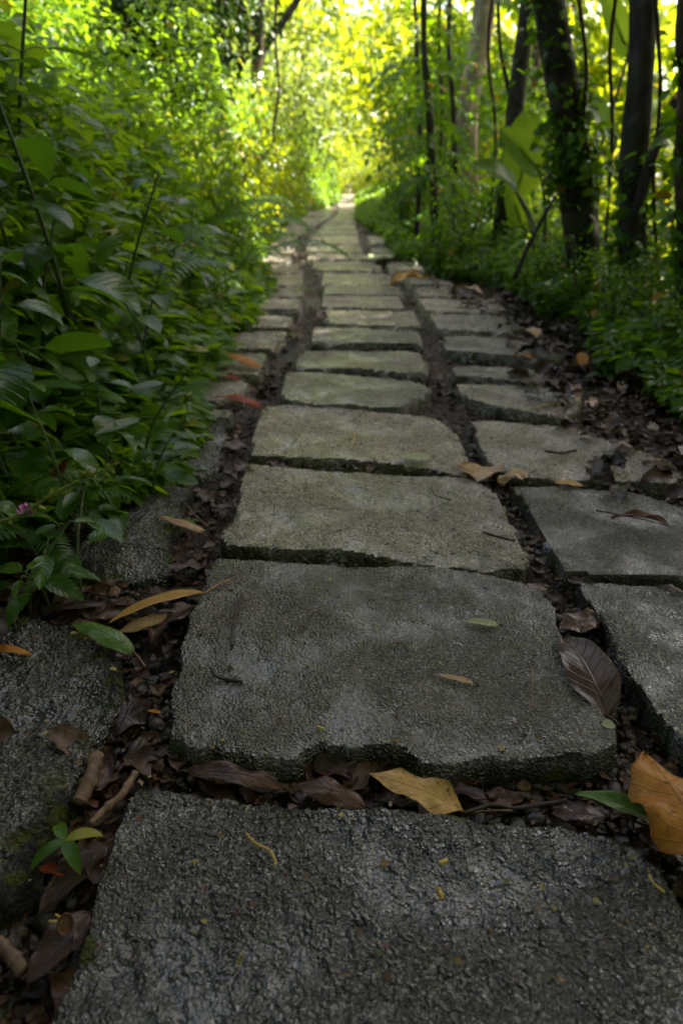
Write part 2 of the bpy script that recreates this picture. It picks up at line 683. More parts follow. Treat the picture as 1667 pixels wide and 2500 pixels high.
M['bark_brown'] = mat_bark('bark_brown', (0.035, 0.022, 0.013), (0.11, 0.07, 0.045), 14, 0.3)
M['stem_green'] = mat_plain('green_stem', (0.05, 0.085, 0.02), (0.08, 0.10, 0.03), 0.5)
M['stem_dark'] = mat_plain('dark_stem', (0.018, 0.022, 0.012), (0.035, 0.03, 0.018), 0.5)
M['herb'] = mat_leaf('herb_leaf', (0.026, 0.088, 0.007), (0.068, 0.155, 0.012), (0.15, 0.34, 0.012), 0.38, 0.26, 0.5, bump=0.5)
M['cover'] = mat_leaf('ground_cover_leaf', (0.036, 0.112, 0.008), (0.110, 0.225, 0.014), (0.34, 0.56, 0.015), 0.45, 0.40, 0.35, yellow=((0.30, 0.30, 0.02), 0.03))
M['fern'] = mat_leaf('fern_leaf', (0.030, 0.095, 0.010), (0.065, 0.160, 0.015), (0.18, 0.40, 0.015), 0.45, 0.42, 0.4)
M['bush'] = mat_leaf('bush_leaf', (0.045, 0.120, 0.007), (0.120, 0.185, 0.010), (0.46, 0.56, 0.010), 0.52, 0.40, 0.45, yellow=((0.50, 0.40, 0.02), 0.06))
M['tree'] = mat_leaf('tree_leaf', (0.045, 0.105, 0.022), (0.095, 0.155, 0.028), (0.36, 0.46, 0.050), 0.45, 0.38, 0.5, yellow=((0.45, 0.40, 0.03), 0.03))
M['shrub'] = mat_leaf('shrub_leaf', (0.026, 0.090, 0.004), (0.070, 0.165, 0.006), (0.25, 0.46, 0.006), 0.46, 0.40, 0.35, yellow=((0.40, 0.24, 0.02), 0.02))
M['dark'] = mat_leaf('dark_leaf', (0.012, 0.038, 0.006), (0.032, 0.075, 0.010), (0.06, 0.13, 0.010), 0.25, 0.45, 0.3)  # dark leaf colour standing in for shade over the left bough
M['bigleaf'] = mat_leaf('broad_leaf', (0.040, 0.115, 0.014), (0.060, 0.150, 0.018), (0.40, 0.60, 0.03), 0.5, 0.36, 0.5, veins=0.8)
M['moss'] = mat_leaf('moss', (0.030, 0.042, 0.006), (0.085, 0.105, 0.012), (0.09, 0.12, 0.01), 0.3, 0.6, 0.2, veins=0)

# ------------------------------------------------------------------ path edges and terrain
LEFT_PX = [(-560, 2500), (-330, 2100), (-80, 1600), (60, 1380), (190, 1230), (370, 1100), (455, 990), (500, 910), (560, 845), (600, 790), (622, 740), (630, 690), (634, 640), (641, 600), (667, 569), (700, 545), (740, 526), (790, 505), (828, 485), (848, 466), (858, 455)]
RIGHT_PX = [(2700, 2500), (2350, 2100), (1900, 1600), (1700, 1250), (1560, 1080), (1430, 965), (1385, 880), (1250, 765), (1120, 700), (1045, 660), (967, 625), (946, 595), (930, 574), (872, 548), (870, 505), (869, 485), (872, 466), (874, 455)]
LE = np.array([at_z(*p) for p in LEFT_PX])
RE = np.array([at_z(*p) for p in RIGHT_PX])
LE = np.vstack([[[LE[0][0], -6, 0]], LE, [[LE[-1][0] + 0.3, 60, 0]]])
RE = np.vstack([[[RE[0][0], -6, 0]], RE, [[RE[-1][0] + 0.3, 60, 0]]])


def xl(y):
    return np.interp(y, LE[:, 1], LE[:, 0])


def xr(y):
    return np.interp(y, RE[:, 1], RE[:, 0])


def ground(x, y, detail=True):
    x = np.asarray(x, float)
    y = np.asarray(y, float)
    L, R = xl(y), xr(y)
    dl = np.maximum(L - x, 0)
    dr = np.maximum(x - R, 0)
    z = -0.035 + 0.0 * x
    z = z - 0.012 * sstep(1.5, 2.6, y) * (dl + dr < 0.001)
    z = z + 0.42 * dl * sstep(0.0, 0.5, dl) * (dl < 3.2) + (0.42 * 3.2) * (dl >= 3.2)
    near = sstep(0.0, 0.12, dr)
    z = z + 0.025 * near - 2.6 * sstep(0.9, 8.5, dr) * (1 - 0.65 * sstep(14, 26, y))
    if detail:
        f = 1 - sstep(2.5, 6, y)
        z = z + 0.030 * fbm(x * 5, y * 5, 3, 3) * (0.3 + sstep(0, 0.3, dl + dr)) + f * 0.010 * fbm(x * 38, y * 38, 5, 3)
    return z


def axis(fine, lo, hi, grow, far_lo, far_hi):
    a = list(np.arange(lo, hi, fine))
    s, v = fine, hi
    while v < far_hi:
        a.append(v)
        s *= grow
        v += s
    a.append(far_hi)
    s, v = fine, lo - fine
    b = []
    while v > far_lo:
        b.append(v)
        s *= grow
        v -= s
    b.append(far_lo)
    return np.array(b[::-1] + a)


gx = axis(0.010, -0.95, 0.95, 1.07, -90, 90)
gy = axis(0.010, 0.25, 2.1, 1.06, -40, 160)
X, Y = np.meshgrid(gx, gy)
Z = ground(X, Y)
nx, ny = len(gx), len(gy)
i, j = np.meshgrid(np.arange(ny - 1), np.arange(nx - 1), indexing='ij')
Fg = np.stack([i * nx + j, i * nx + j + 1, (i + 1) * nx + j + 1, (i + 1) * nx + j], -1).reshape(-1, 4)
g = link('ground', new_mesh('ground', np.stack([X, Y, Z], -1).reshape(-1, 3), Fg), M['soil'])
tag(g, 'dark damp forest soil under and beside the stone path', 'ground', kind='structure')

# ------------------------------------------------------------------ paving slabs (outlines in photo pixels)
def D(*p):
    return [(x * K, y * K) for x, y in p]


CENTRE = [
    [(340, 1925), (430, 1928), (579, 1949), (738, 1976), (939, 1984), (1088, 2002), (1311, 2016), (1470, 2045), (1540, 2072), (1593, 2109), (1630, 2172), (1690, 2280), (1790, 2440), (1930, 2680), (1000, 2760), (40, 2760), (90, 2620), (160, 2450), (200, 2342), (228, 2236), (260, 2140), (282, 2040), (310, 1970)],
    [(532, 1366), (620, 1368), (700, 1375), (833, 1378), (992, 1385), (1130, 1396), (1215, 1409), (1311, 1433), (1345, 1484), (1368, 1547), (1385, 1620), (1440, 1710), (1500, 1790), (1500, 1812), (1400, 1830), (1250, 1842), (1120, 1838), (1050, 1850), (985, 1818), (900, 1815), (770, 1822), (700, 1848), (640, 1838), (570, 1815), (500, 1822), (425, 1795), (423, 1700), (447, 1625), (468, 1510), (500, 1435)],
    [(607, 1134), (714, 1142), (871, 1153), (1000, 1165), (1067, 1165), (1143, 1170), (1190, 1193), (1215, 1216), (1236, 1260), (1258, 1290), (1279, 1340), (1289, 1363), (1274, 1386), (1163, 1388), (1067, 1375), (992, 1370), (833, 1345), (700, 1343), (600, 1338), (555, 1330), (543, 1316), (560, 1280), (575, 1249), (594, 1180)],
    [(645, 993), (721, 987), (840, 998), (1000, 1012), (1068, 1024), (1098, 1046), (1118, 1068), (1128, 1095), (1140, 1130), (1136, 1160), (1067, 1150), (1000, 1138), (840, 1122), (675, 1112), (612, 1112), (622, 1077), (634, 1031)],
    [(706, 912), (783, 914), (900, 921), (996, 927), (1034, 938), (1052, 950), (1030, 966), (1003, 977), (976, 992), (897, 990), (850, 984), (783, 985), (700, 973), (687, 963), (696, 938)],
    [(744, 859), (860, 857), (1000, 859), (1026, 866), (1040, 885), (1036, 905), (985, 908), (900, 898), (860, 893), (780, 897), (725, 895), (718, 888), (730, 872)],
    [(769, 800), (900, 803), (1018, 810), (1026, 826), (1022, 835), (900, 836), (763, 834), (762, 826)],
    [(779, 756), (900, 758), (1008, 762), (1024, 796), (900, 793), (806, 789), (790, 776)],
    [(785, 723), (880, 722), (976, 724), (990, 753), (880, 751), (778, 748)],
    [(785, 698), (880, 698), (974, 699), (979, 720), (880, 719), (782, 719)],
    [(780, 667), (870, 668), (952, 671), (960, 693), (870, 693), (784, 693)],
    [(759, 638), (840, 638), (919, 640), (932, 657), (850, 659), (774, 659)],
    [(747, 619), (820, 619), (893, 620), (901, 633), (820, 632), (753, 631)],
    [(745, 600), (820, 599), (885, 600), (889, 615), (820, 615), (747, 614)],
    [(756, 575), (820, 575), (874, 575), (881, 596), (820, 596), (747, 595)],
    [(779, 561), (871, 561), (874, 572), (759, 572)],
    [(788, 550), (870, 550), (871, 559), (780, 559)],
    [(799, 542), (869, 542), (870, 548), (790, 548)],
    [(808, 534), (867, 534), (869, 540), (800, 540)],
    [(819, 526), (866, 526), (867, 532), (809, 532)],
    [(824, 517), (867, 517), (867, 524.5), (820, 524.5)],
    [(828, 505), (869, 505), (868, 515.5), (825, 515.5)],
    [(822, 494), (868, 494), (869, 503.5), (826, 503.5)],
    [(826, 483), (866, 483), (868, 492.5), (822, 492.5)],
    [(838, 472), (869, 472), (867, 481.5), (828, 481.5)],
    [(850, 462), (873, 462), (871, 470.5), (840, 470.5)],
]
LEFTC = [
    [(-40, 1520), (106, 1521), (170, 1530), (223, 1547), (270, 1575), (293, 1610), (295, 1650), (283, 1705), (262, 1757), (212, 1813), (192, 1870), (165, 1912), (128, 1992), (90, 2050), (70, 2130), (21, 2204), (-200, 2230), (-260, 1900), (-150, 1620)],
    [(120, 1262), (180, 1236), (330, 1192), (400, 1186), (456, 1194), (442, 1240), (420, 1300), (418, 1392), (330, 1405), (230, 1400), (120, 1385), (70, 1320)],
    [(385, 1040), (438, 1024), (500, 1022), (550, 1026), (543, 1075), (523, 1120), (510, 1150), (440, 1160), (385, 1150), (372, 1100)],
    [(470, 1001), (565, 1001), (560, 1018), (440, 1018)],
    [(473, 943), (500, 929), (591, 930), (600, 940), (588, 968), (515, 976), (469, 970)],
    [(540, 866), (600, 862), (645, 863), (645, 890), (628, 907), (526, 907), (522, 890)],
    [(562, 815), (630, 812), (695, 812), (685, 832), (665, 850), (576, 850), (545, 845)],
    [(600, 765), (650, 767), (708, 773), (717, 781), (699, 797), (600, 796), (580, 790)],
    [(636, 729), (735, 730), (731, 753), (622, 753)],
    [(627, 703), (740, 702), (737, 726), (624, 726)],
    [(632, 671), (740, 670), (740, 696), (630, 695)],
    [(632, 645), (727, 645), (738, 665), (632, 667)],
    [(640, 623), (708, 623), (700, 638), (634, 639)],
    [(650, 598), (721, 598), (716, 619), (640, 619)],
    [(664, 574), (724, 574), (721, 595), (652, 595)],
    [(689, 551), (756, 551), (735, 566), (667, 568)],
    [(727, 530), (804, 529), (770, 547), (697, 548)],
    [(753, 513), (813, 511), (806, 526), (731, 527)],
]
RIGHTC = [
    [(1411, 1419), (1500, 1424), (1603, 1434), (1800, 1455), (2020, 1760), (1960, 1900), (1760, 1925), (1680, 1825), (1595, 1735), (1530, 1625), (1490, 1535), (1430, 1455)],
    [(1253, 1187), (1346, 1185), (1450, 1195), (1557, 1205), (1667, 1237), (1760, 1300), (1800, 1405), (1667, 1410), (1500, 1404), (1381, 1400), (1369, 1383), (1335, 1329), (1297, 1260)],
    [(1153, 1029), (1297, 1034), (1392, 1042), (1450, 1062), (1526, 1085), (1610, 1115), (1660, 1150), (1640, 1180), (1545, 1172), (1450, 1169), (1281, 1164), (1214, 1145), (1193, 1119), (1170, 1077)],
    [(1120, 939), (1168, 940), (1270, 944), (1359, 950), (1415, 967), (1407, 996), (1376, 1015), (1302, 1007), (1214, 991), (1149, 972), (1126, 957)],
    [(1110, 899), (1168, 897), (1250, 900), (1340, 905), (1350, 925), (1283, 935), (1191, 922), (1108, 918)],
    [(1082, 822), (1168, 821), (1283, 835), (1345, 855), (1372, 870), (1340, 876), (1225, 866), (1093, 853)],
    [(1047, 769), (1140, 770), (1225, 773), (1281, 799), (1244, 811), (1150, 807), (1067, 803)],
    [(1017, 731), (1110, 731), (1206, 732), (1235, 754), (1206, 763), (1120, 760), (1034, 758)],
    [(1005, 701), (1099, 699), (1114, 721), (1060, 724), (1017, 723)],
    [(982, 671), (1053, 672), (1107, 690), (1099, 694), (997, 693)],
    [(945, 640), (1024, 640), (1036, 662), (956, 661)],
    [(907, 624), (962, 625), (967, 632), (921, 635)],
    [(904, 603), (954, 603), (957, 616), (910, 618)],
    [(894, 575), (938, 577), (943, 595), (898, 597)],
]
ORD = ['nearest', 'second', 'third', 'fourth', 'fifth', 'sixth', 'seventh', 'eighth', 'ninth', 'tenth', 'eleventh', 'twelfth', 'thirteenth', 'fourteenth', 'fifteenth', 'sixteenth', 'seventeenth', 'eighteenth', 'nineteenth', 'twentieth', 'twenty-first', 'twenty-second', 'twenty-third', 'twenty-fourth', 'twenty-fifth', 'twenty-sixth']
SLABS = []      # (polygon xy, z)
SPECIAL = {('c', 0): 'wet dark slab of pitted aggregate filling the bottom of the photo',
           ('c', 1): 'broad grey slab with a broken front edge above the yellow leaf',
           ('c', 2): 'speckled olive slab right behind the broad broken-edged slab',
           ('c', 3): 'khaki slab with a flattened pale green leaf on its right side',
           ('c', 6): 'slab in the centre row whose front lip catches a strip of sunlight',
           ('l', 0): 'dark rough mossy stone beside the left gap, nearest on the left',
           ('l', 1): 'half buried mossy stone under the wet leaves of the left plants',
           ('l', 2): 'grey stone at the left edge with small green blades hanging over it',
           ('r', 0): 'grey slab cut by the right edge, beside the big ribbed brown leaf',
           ('r', 1): 'grey slab with a curled brown leaf lying on it, right row',
           ('r', 2): 'pale grey slab with a black twig, littered at its right end'}
CNAME = {'c': 'centre', 'l': 'left', 'r': 'right'}


def densify(P, step):
    out = []
    n = len(P)
    for a in range(n):
        p, q = P[a], P[(a + 1) % n]
        m = max(1, int(np.linalg.norm(q - p) / step))
        for k in range(m):
            out.append(p + (q - p) * k / m)
    return np.array(out)


def sdf(px, py, P):
    d = np.full(px.shape, 1e9)
    ins = np.zeros(px.shape, bool)
    n = len(P)
    for a in range(n):
        x0, y0 = P[a]
        x1, y1 = P[(a + 1) % n]
        ex, ey = x1 - x0, y1 - y0
        t = np.clip(((px - x0) * ex + (py - y0) * ey) / (ex * ex + ey * ey + 1e-12), 0, 1)
        d = np.minimum(d, (px - x0 - t * ex) ** 2 + (py - y0 - t * ey) ** 2)
        c = (y0 > py) != (y1 > py)
        with np.errstate(divide='ignore', invalid='ignore'):
            xi = (x1 - x0) * (py - y0) / (y1 - y0) + x0
        ins ^= c & (px < xi)
    d = np.sqrt(d)
    return np.where(ins, d, -d)          # positive inside


def slab(col, k, poly):
    seed = {'c': 100, 'l': 300, 'r': 500}[col] + k * 7
    rs = np.random.RandomState(seed)
    z0 = rs.uniform(-0.006, 0.006) if k > 2 else {'c': (0.0, 0.006, 0.0), 'l': (0.0, -0.008, -0.012), 'r': (0.002, 0.0, 0.0)}[col][k]
    P3 = np.array([at_z(x, y, z0) for x, y in poly])
    P = P3[:, :2]
    cen = (P.min(0) + P.max(0)) / 2
    off = 0.003 if P[:, 1].min() < 1.2 else 0.009
    off = np.array([off, off if P[:, 1].min() < 1.8 else 0.020])
    P = cen + (P - cen) * (1 + off / ((P.max(0) - P.min(0)) / 2))
    yn = P[:, 1].min()
    step = float(np.clip(0.0021 * (yn / 0.35) ** 1.15, 0.0021, 0.035))
    if col != 'c' and k < 2:
        step *= 1.35
    rough = {('l', 0): 4.5, ('l', 1): 4.0, ('l', 2): 2.5}.get((col, k), 1.0)
    pad = 0.035
    wob = min(0.0042, 0.02 * (P[:, 1].max() - yn))
    xs = np.arange(P[:, 0].min() - pad, P[:, 0].max() + pad, step)
    ys = np.arange(yn - pad, P[:, 1].max() + pad, step if yn < 5 else step * 2)
    if col == 'c' and k == 0:
        xs = xs[(xs > -0.62) & (xs < 0.75)]
        ys = ys[ys > 0.20]
    X, Y = np.meshgrid(xs, ys)
    w = 1.0 if yn < 2.5 else 0.6
    wx = X + wob * 2.2 * w * fbm(X * 22, Y * 22, seed, 3) + 0.003 * w * fbm(X * 90, Y * 90, seed + 9, 2)
    wy = Y + wob * 1.6 * w * fbm(X * 18 + 5, Y * 18, seed + 3, 3) + 0.003 * w * fbm(X * 90, Y * 90 + 3, seed + 11, 2)
    if (col, k) == ('c', 1):                 # broken front edge
        fq = sstep(yn + 0.09, yn + 0.03, Y)
        wy = wy - fq * (0.016 * fbm(X * 16, Y * 6, 881, 3) + 0.008 * fbm(X * 60, Y * 50, 882, 2))
    s = sdf(wx, wy, P)
    # narrow fall at the sides, a broken rough one at the near edge of the big slabs
    fall = 0.004 + 0.006 * (fbm(X * 12, Y * 12, seed + 21, 2) + 0.5)
    if (col, k) == ('c', 1):
        fr = sstep(yn + 0.10, yn + 0.01, Y)
        fall = fall + fr * (0.014 + 0.020 * (fbm(X * 14, Y * 14, seed + 22, 3) + 0.3))
    if col == 'l' and k < 3:
        fall = fall + 0.035 * (0.5 + fbm(X * 8, Y * 8, seed + 23, 3))
    fall = np.clip(fall, 0.004, 0.08)
    t = np.clip(-s / fall, 0, 1.15)
    rnd = sstep(0.005, 0.0, s)
    drop = 0.0015 * rnd ** 2 + 0.095 * np.where(t > 0, t ** 0.8, 0)
    Zt = z0 + 0.0065 * rough * fbm(X * 6, Y * 6, seed + 31, 4)
    if yn < 2.2:
        amp = 0.0016 if (col == 'c' and k in (1, 2, 3)) else 0.0024
        d1, r1 = worley(X * 85, Y * 85, seed + 41)
        d2, r2 = worley(X * 190, Y * 190, seed + 51)
        Zt = Zt + amp * rough ** 0.5 * (np.maximum(0, 0.45 - d1) * 1.5 * np.where(r1 < 0.4, 1, -0.25) + np.maximum(0, 0.5 - d2) * 1.0 * (r2 - 0.35))
        relief = 0.25 + 0.95 * sstep(-0.25, 0.30, fbm(X * 7, Y * 7, seed + 66, 3))
        Zt = Zt + (0.0020 if (col, k) == ('c', 0) or col == 'l' else 0.0008) * relief * vn(X * 125, Y * 125, seed + 65)
        Zt = Zt + 0.0042 * rough ** 0.5 * np.minimum(0, fbm(X * 40, Y * 40, seed + 61, 3) + 0.05)
        if (col, k) == ('c', 0):
            Zt = Zt + 0.005 * np.minimum(0, fbm(X * 55, Y * 55, seed + 63, 3)) + 0.0026 * relief * vn(X * 150, Y * 150, seed + 64)
            d3, r3 = worley(X * 48, Y * 48, seed + 71)
            Zt = Zt + np.where(r3 < 0.16, 0.0060 * np.sqrt(np.maximum(0, 0.34 - d3)), 0) - np.where((r3 > 0.80), 0.005 * np.maximum(0, 0.42 - d3), 0)
            Zt = Zt + 0.006 * fbm(X * 9, Y * 14, seed + 72, 3)
    side = np.clip(t, 0, 1)
    Zv = Zt - drop + side * (1 - side) * (0.05 * fbm(X * 45, Y * 45, seed + 81, 3) + 0.05 * fbm(X * 110, Y * 110, seed + 82, 3))
    keep = s > -fall * 1.12
    ny, nx = X.shape
    q = keep[:-1, :-1] | keep[1:, :-1] | keep[:-1, 1:] | keep[1:, 1:]
    qi, qj = np.nonzero(q)
    F = np.stack([qi * nx + qj, qi * nx + qj + 1, (qi + 1) * nx + qj + 1, (qi + 1) * nx + qj], -1)
    used = np.unique(F)
    rem = np.full(nx * ny, -1)
    rem[used] = np.arange(len(used))
    F = rem[F]
    V = np.stack([X - cen[0], Y - cen[1], Zv], -1).reshape(-1, 3)[used]
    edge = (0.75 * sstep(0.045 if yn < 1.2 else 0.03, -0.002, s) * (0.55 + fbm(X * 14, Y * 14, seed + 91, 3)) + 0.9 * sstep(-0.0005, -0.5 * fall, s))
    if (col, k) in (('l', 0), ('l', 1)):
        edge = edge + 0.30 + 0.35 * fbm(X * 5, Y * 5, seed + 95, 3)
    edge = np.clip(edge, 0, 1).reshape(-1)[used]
    me = new_mesh('paving_slab', V, F, True, {'edge': ('FLOAT', edge)})
    if yn > 0.5:
        me.set_sharp_from_angle(angle=math.radians(40 if yn > 1.0 else 55))
    if col == 'l' and k < 3:
        mt = M['stone_moss']
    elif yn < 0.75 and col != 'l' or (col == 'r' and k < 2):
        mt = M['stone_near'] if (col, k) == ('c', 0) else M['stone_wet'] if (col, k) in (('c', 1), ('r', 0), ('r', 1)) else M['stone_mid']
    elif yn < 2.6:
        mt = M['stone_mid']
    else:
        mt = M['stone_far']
    o = link('paving_slab', me, mt, None, (cen[0], cen[1], 0))
    lab = SPECIAL.get((col, k))
    if lab is None:
        lab = f'grey stone slab, {ORD[k]} of the {CNAME[col]} row counting away from the camera'
    tag(o, lab, 'paving slab', 'worn stone slabs of the forest path', kind='thing')
    SLABS.append((densify(P, 0.05), z0, (P.min(0), P.max(0))))
    # moss cushions along the shaded edges of the near stones
    if yn < 1.1:
        rs = np.random.RandomState(seed + 5)
        dist = np.hypot(V[:, 0] + cen[0], V[:, 1] + cen[1])
        prob = sstep(0.45, 0.95, edge) * (V[:, 2] > -0.06) * (fbm((V[:, 0]) * 22, V[:, 1] * 22, seed + 7, 3) > (0.02 if col == 'l' else 0.08))
        cand = np.nonzero(prob > rs.rand(len(prob)))[0]
        if len(cand) > 40:
            c = rs.choice(cand, min(len(cand), 2600 if col != 'l' else 3400), replace=len(cand) < 2600)
            Pm = V[c] + rs.normal(0, 0.002, (len(c), 3)) * [1, 1, 0.4]
            Dm = nrm(rs.normal(0, 0.6, (len(c), 3)) + [0, -0.2, 1.0])
            part = scatter(leaf_tpl(2, 0.45, 0.2, 0.4), Pm, Dm, nrm(rs.normal(0, 1, (len(c), 3))), rs.uniform(0.002, 0.0055, len(c)), rs.rand(len(c)))
            link('moss', leaf_mesh('moss', [part]), M['moss'], o)['kind'] = 'stuff'


for colname, L in (('c', CENTRE), ('l', LEFTC), ('r', RIGHTC)):
    for k, poly in enumerate(L):
        slab(colname, k, poly)


def in_slab(x, y, margin=0.0):
    r = np.zeros(np.shape(x), bool)
    for P, z0, (lo, hi) in SLABS:
        m = (x > lo[0] - 0.05) & (x < hi[0] + 0.05) & (y > lo[1] - 0.05) & (y < hi[1] + 0.05)
        if m.any():
            idx = np.nonzero(m)[0]
            r[idx] |= sdf(x[idx], y[idx], P) > -margin
    return r


def surf_z(x, y):
    """height of what lies under a point: slab top or soil"""
    x = np.atleast_1d(np.asarray(x, float))
    y = np.atleast_1d(np.asarray(y, float))
    return np.where(in_slab(x, y, 0.0), 0.004, ground(x, y))

# ------------------------------------------------------------------ leaf templates
T_OVATE = [leaf_tpl(6, 0.52, 0.22, d, 0.9, 0.55) for d in (0.15, 0.45, 0.8)]
T_SERR = [leaf_tpl(12, 0.55, 0.20, d, 0.85, 0.50, serr=0.16) for d in (0.2, 0.5, 0.85)]
T_LANCE = [leaf_tpl(6, 0.26, 0.2, d, 0.9, 0.6) for d in (0.1, 0.5)]
T_SMALL = [leaf_tpl(2, 0.55, 0.25, d, 0.8, 0.5) for d in (0.1, 0.6)]
T_MID = [leaf_tpl(3, 0.48, 0.22, d, 0.85, 0.5) for d in (0.1, 0.4, 0.8)]
T_GRASS = [leaf_tpl(5, 0.07, 0.2, d, 0.5, 0.3) for d in (0.5, 1.1)]


def pick_scatter(tpls, rs, P, Dm, N, S, rnd):
    k = rs.randint(0, len(tpls), len(P))
    S = np.broadcast_to(np.asarray(S, float), (len(P),))
    return [scatter(t, P[k == i], Dm[k == i], N[k == i], S[k == i], rnd[k == i]) for i, t in enumerate(tpls) if (k == i).any()]


# ------------------------------------------------------------------ trees
def crown_parts(rs, centre, radii, n, size, tpls, clumps=26):
    """leaf clumps spread through an uneven volume"""
    c = nrm(rs.normal(0, 1, (clumps, 3))) * (rs.rand(clumps, 1) ** 0.45)
    cr = rs.uniform(0.22, 0.50, clumps)
    wgt = cr ** 2
    idx = rs.choice(clumps, n, p=wgt / wgt.sum())
    off = nrm(rs.normal(0, 1, (n, 3))) * (rs.rand(n, 1) ** 0.5) * cr[idx][:, None]
    P = (c[idx] + off) * np.asarray(radii) + np.asarray(centre)
    out = nrm(off)
    Dm = nrm(out * 0.8 + rs.normal(0, 0.6, (n, 3)) + [0, 0, -0.45])
    N = nrm(rs.normal(0, 0.55, (n, 3)) + [0, 0, 1.0] + 0.3 * out)
    return pick_scatter(tpls, rs, P, Dm, N, size * rs.uniform(0.6, 1.25, n), rs.rand(n)), c * np.asarray(radii) + np.asarray(centre)


def bush_protos(prefix, seeds, h, r, n, size, tpls, lmat, smat, nst=6):
    res = []
    for s in seeds:
        rs = np.random.RandomState(s)
        parts, cl = crown_parts(rs, (0, 0, h * 0.56), (r, r, h * 0.50), n, size, tpls, 22)
        fm = leaf_mesh(prefix + '_foliage', parts)
        fm.materials.append(M[lmat])
        st = []
        for q in range(nst):
            e = cl[q]
            st.append(tube(curve([(rs.normal(0, 0.05), rs.normal(0, 0.05), -0.25), (e[0] * 0.35, e[1] * 0.35, h * 0.3), e], 8), np.linspace(0.022 * h / 2, 0.006, 8), 6))
        sm = tube_mesh(prefix + '_stem', st)
        sm.materials.append(M[smat])
        res.append((fm, sm))
    return res


def place_plant(name, proto, loc, rz, sc, label, cat, group=None, szf=1.0):
    fm, sm = proto
    t = thing(name, loc, label, cat, group)
    t.rotation_euler = (0, 0, rz)
    t.scale = (sc, sc, sc * szf)
    a = bpy.data.objects.new('foliage', fm)
    COL.objects.link(a)
    a.parent = t
    b = bpy.data.objects.new('stem', sm)
    COL.objects.link(b)
    b.parent = t
    return t


def up_to(pts, ztop=4.6):
    """carry a trunk on along its own direction to height ztop"""
    a, b = np.array(pts[-2], float), np.array(pts[-1], float)
    d = (b - a) / np.linalg.norm(b - a)
    d = nrm(d * [0.6, 0.6, 1.0] + [0.02, 0.02, 0.1])
    n = 2
    return list(pts) + [b + d * (ztop - b[2]) / d[2] * (k + 1) / n for k in range(n)]


def gz(x, y):
    return float(ground(np.array([x]), np.array([y]), False)[0])


def tree(name, pts, rad, mat, label, crown=None, seed=1, rough=0.12, n=5000, size=0.10, flute=0.0, seg=14, lmat='tree', limbs=5, cat='tree', group=None):
    """pts: world points of the trunk axis from the ground up; crown (centre, radii)"""
    base = np.array(pts[0], float)
    t = thing(name, tuple(base), label, cat, group)
    P = curve(np.array(pts) - base, 30)
    r = np.interp(np.linspace(0, 1, 30), np.linspace(0, 1, len(rad)), rad)
    parts = [tube(P, r, seg, rough, seed, True, flute)]
    rs = np.random.RandomState(seed)
    if crown:
        cc, cr = np.array(crown[0]) - base, crown[1]
        lp, cl = crown_parts(rs, cc, cr, n, size, T_MID, 30)
        for q in range(limbs):
            a = P[-1 - (q % 4)]
            e = cl[q]
            m = (a + e) / 2 + [0, 0, 0.3]
            parts.append(tube(curve([a, m, e], 10), np.linspace(r[-1] * 0.8, 0.012, 10), 7, 0.1, q))
        link('crown', leaf_mesh('crown', lp), M[lmat], t)
    link('trunk', tube_mesh('trunk', parts), M[mat], t)
    return t


def trunk_px(list_px, Y, dyY=0.0, sink=None):
    """trunk axis from display pixels, top last, at depth Y"""
    return [dy_(x, y, Y + dyY * k) for k, (x, y) in enumerate(list_px)]


def rooted(pts):
    b = np.array(pts[0])
    gzz = gz(b[0], b[1])
    if b[2] > gzz:
        d = np.array(pts[0]) - np.array(pts[1])
        return [np.array([b[0] + d[0] * 0.1, b[1], gzz - 0.08])] + list(pts)
    return list(pts)


S_ = SUNV / SUNV[2]


def shade_centre(px, py, h):
    """crown centre at height h whose shadow falls on ground point (px,py)"""
    return (px + S_[0] * h, py + S_[1] * h, h)


# right-hand trunks, crowns out of the frame shade the path
tree('dark_tree', up_to(rooted(trunk_px([(1345, 640), (1322, 420), (1298, 230), (1262, 0), (1235, -180)], 3.6))),
     [0.095, 0.080, 0.070, 0.064, 0.060, 0.05, 0.04], 'bark_dark', 'thick dark leaning trunk with a pale lit side, behind the big bright leaf',
     (shade_centre(0.1, 2.6, 6.0), (2.4, 2.0, 1.3)), 11, 0.18, 14000, 0.16, 0.09)
tree('dark_tree', up_to(rooted(trunk_px([(1450, 640), (1452, 420), (1468, 200), (1478, 0), (1480, -150)], 3.3))),
     [0.068, 0.060, 0.055, 0.052, 0.05, 0.045, 0.035], 'bark_dark', 'dark upright trunk, second from the right edge, next to a forked branch',
     (shade_centre(0.3, 0.9, 6.0), (2.4, 1.9, 1.3)), 12, 0.16, 14000, 0.19, 0.05)
tree('dark_tree', up_to(rooted(trunk_px([(1585, 760), (1580, 560), (1572, 380), (1580, 150), (1584, -60)], 2.6))),
     [0.040, 0.037, 0.034, 0.032, 0.032, 0.03, 0.03], 'bark_brown', 'brown trunk standing at the right edge of the photo',
     (shade_centre(0.2, -1.2, 5.5), (2.0, 1.6, 1.1)), 13, 0.14, 8000, 0.14)
tree('slim_tree', up_to(rooted(trunk_px([(1152, 520), (1168, 380), (1188, 200), (1212, 0), (1225, -130)], 5.0))),
     [0.065, 0.058, 0.052, 0.048, 0.046, 0.04, 0.03], 'bark_dark', 'dark slim trunk left of the thick leaning one',
     (shade_centre(0.5, 5.1, 6.5), (1.9, 1.9, 1.2)), 14, 0.14, 8500, 0.14)
tree('pale_tree', up_to(rooted(trunk_px([(1078, 470), (1070, 330), (1080, 210), (1103, 80), (1118, -60)], 7.0))),
     [0.12, 0.10, 0.095, 0.09, 0.085, 0.07, 0.05], 'bark_pale', 'pale tan trunk lit from the right beside the end of the path',
     (shade_centre(0.1, 8.0, 6.5), (1.8, 1.7, 1.2)), 15, 0.14, 9000, 0.18, 0.05)
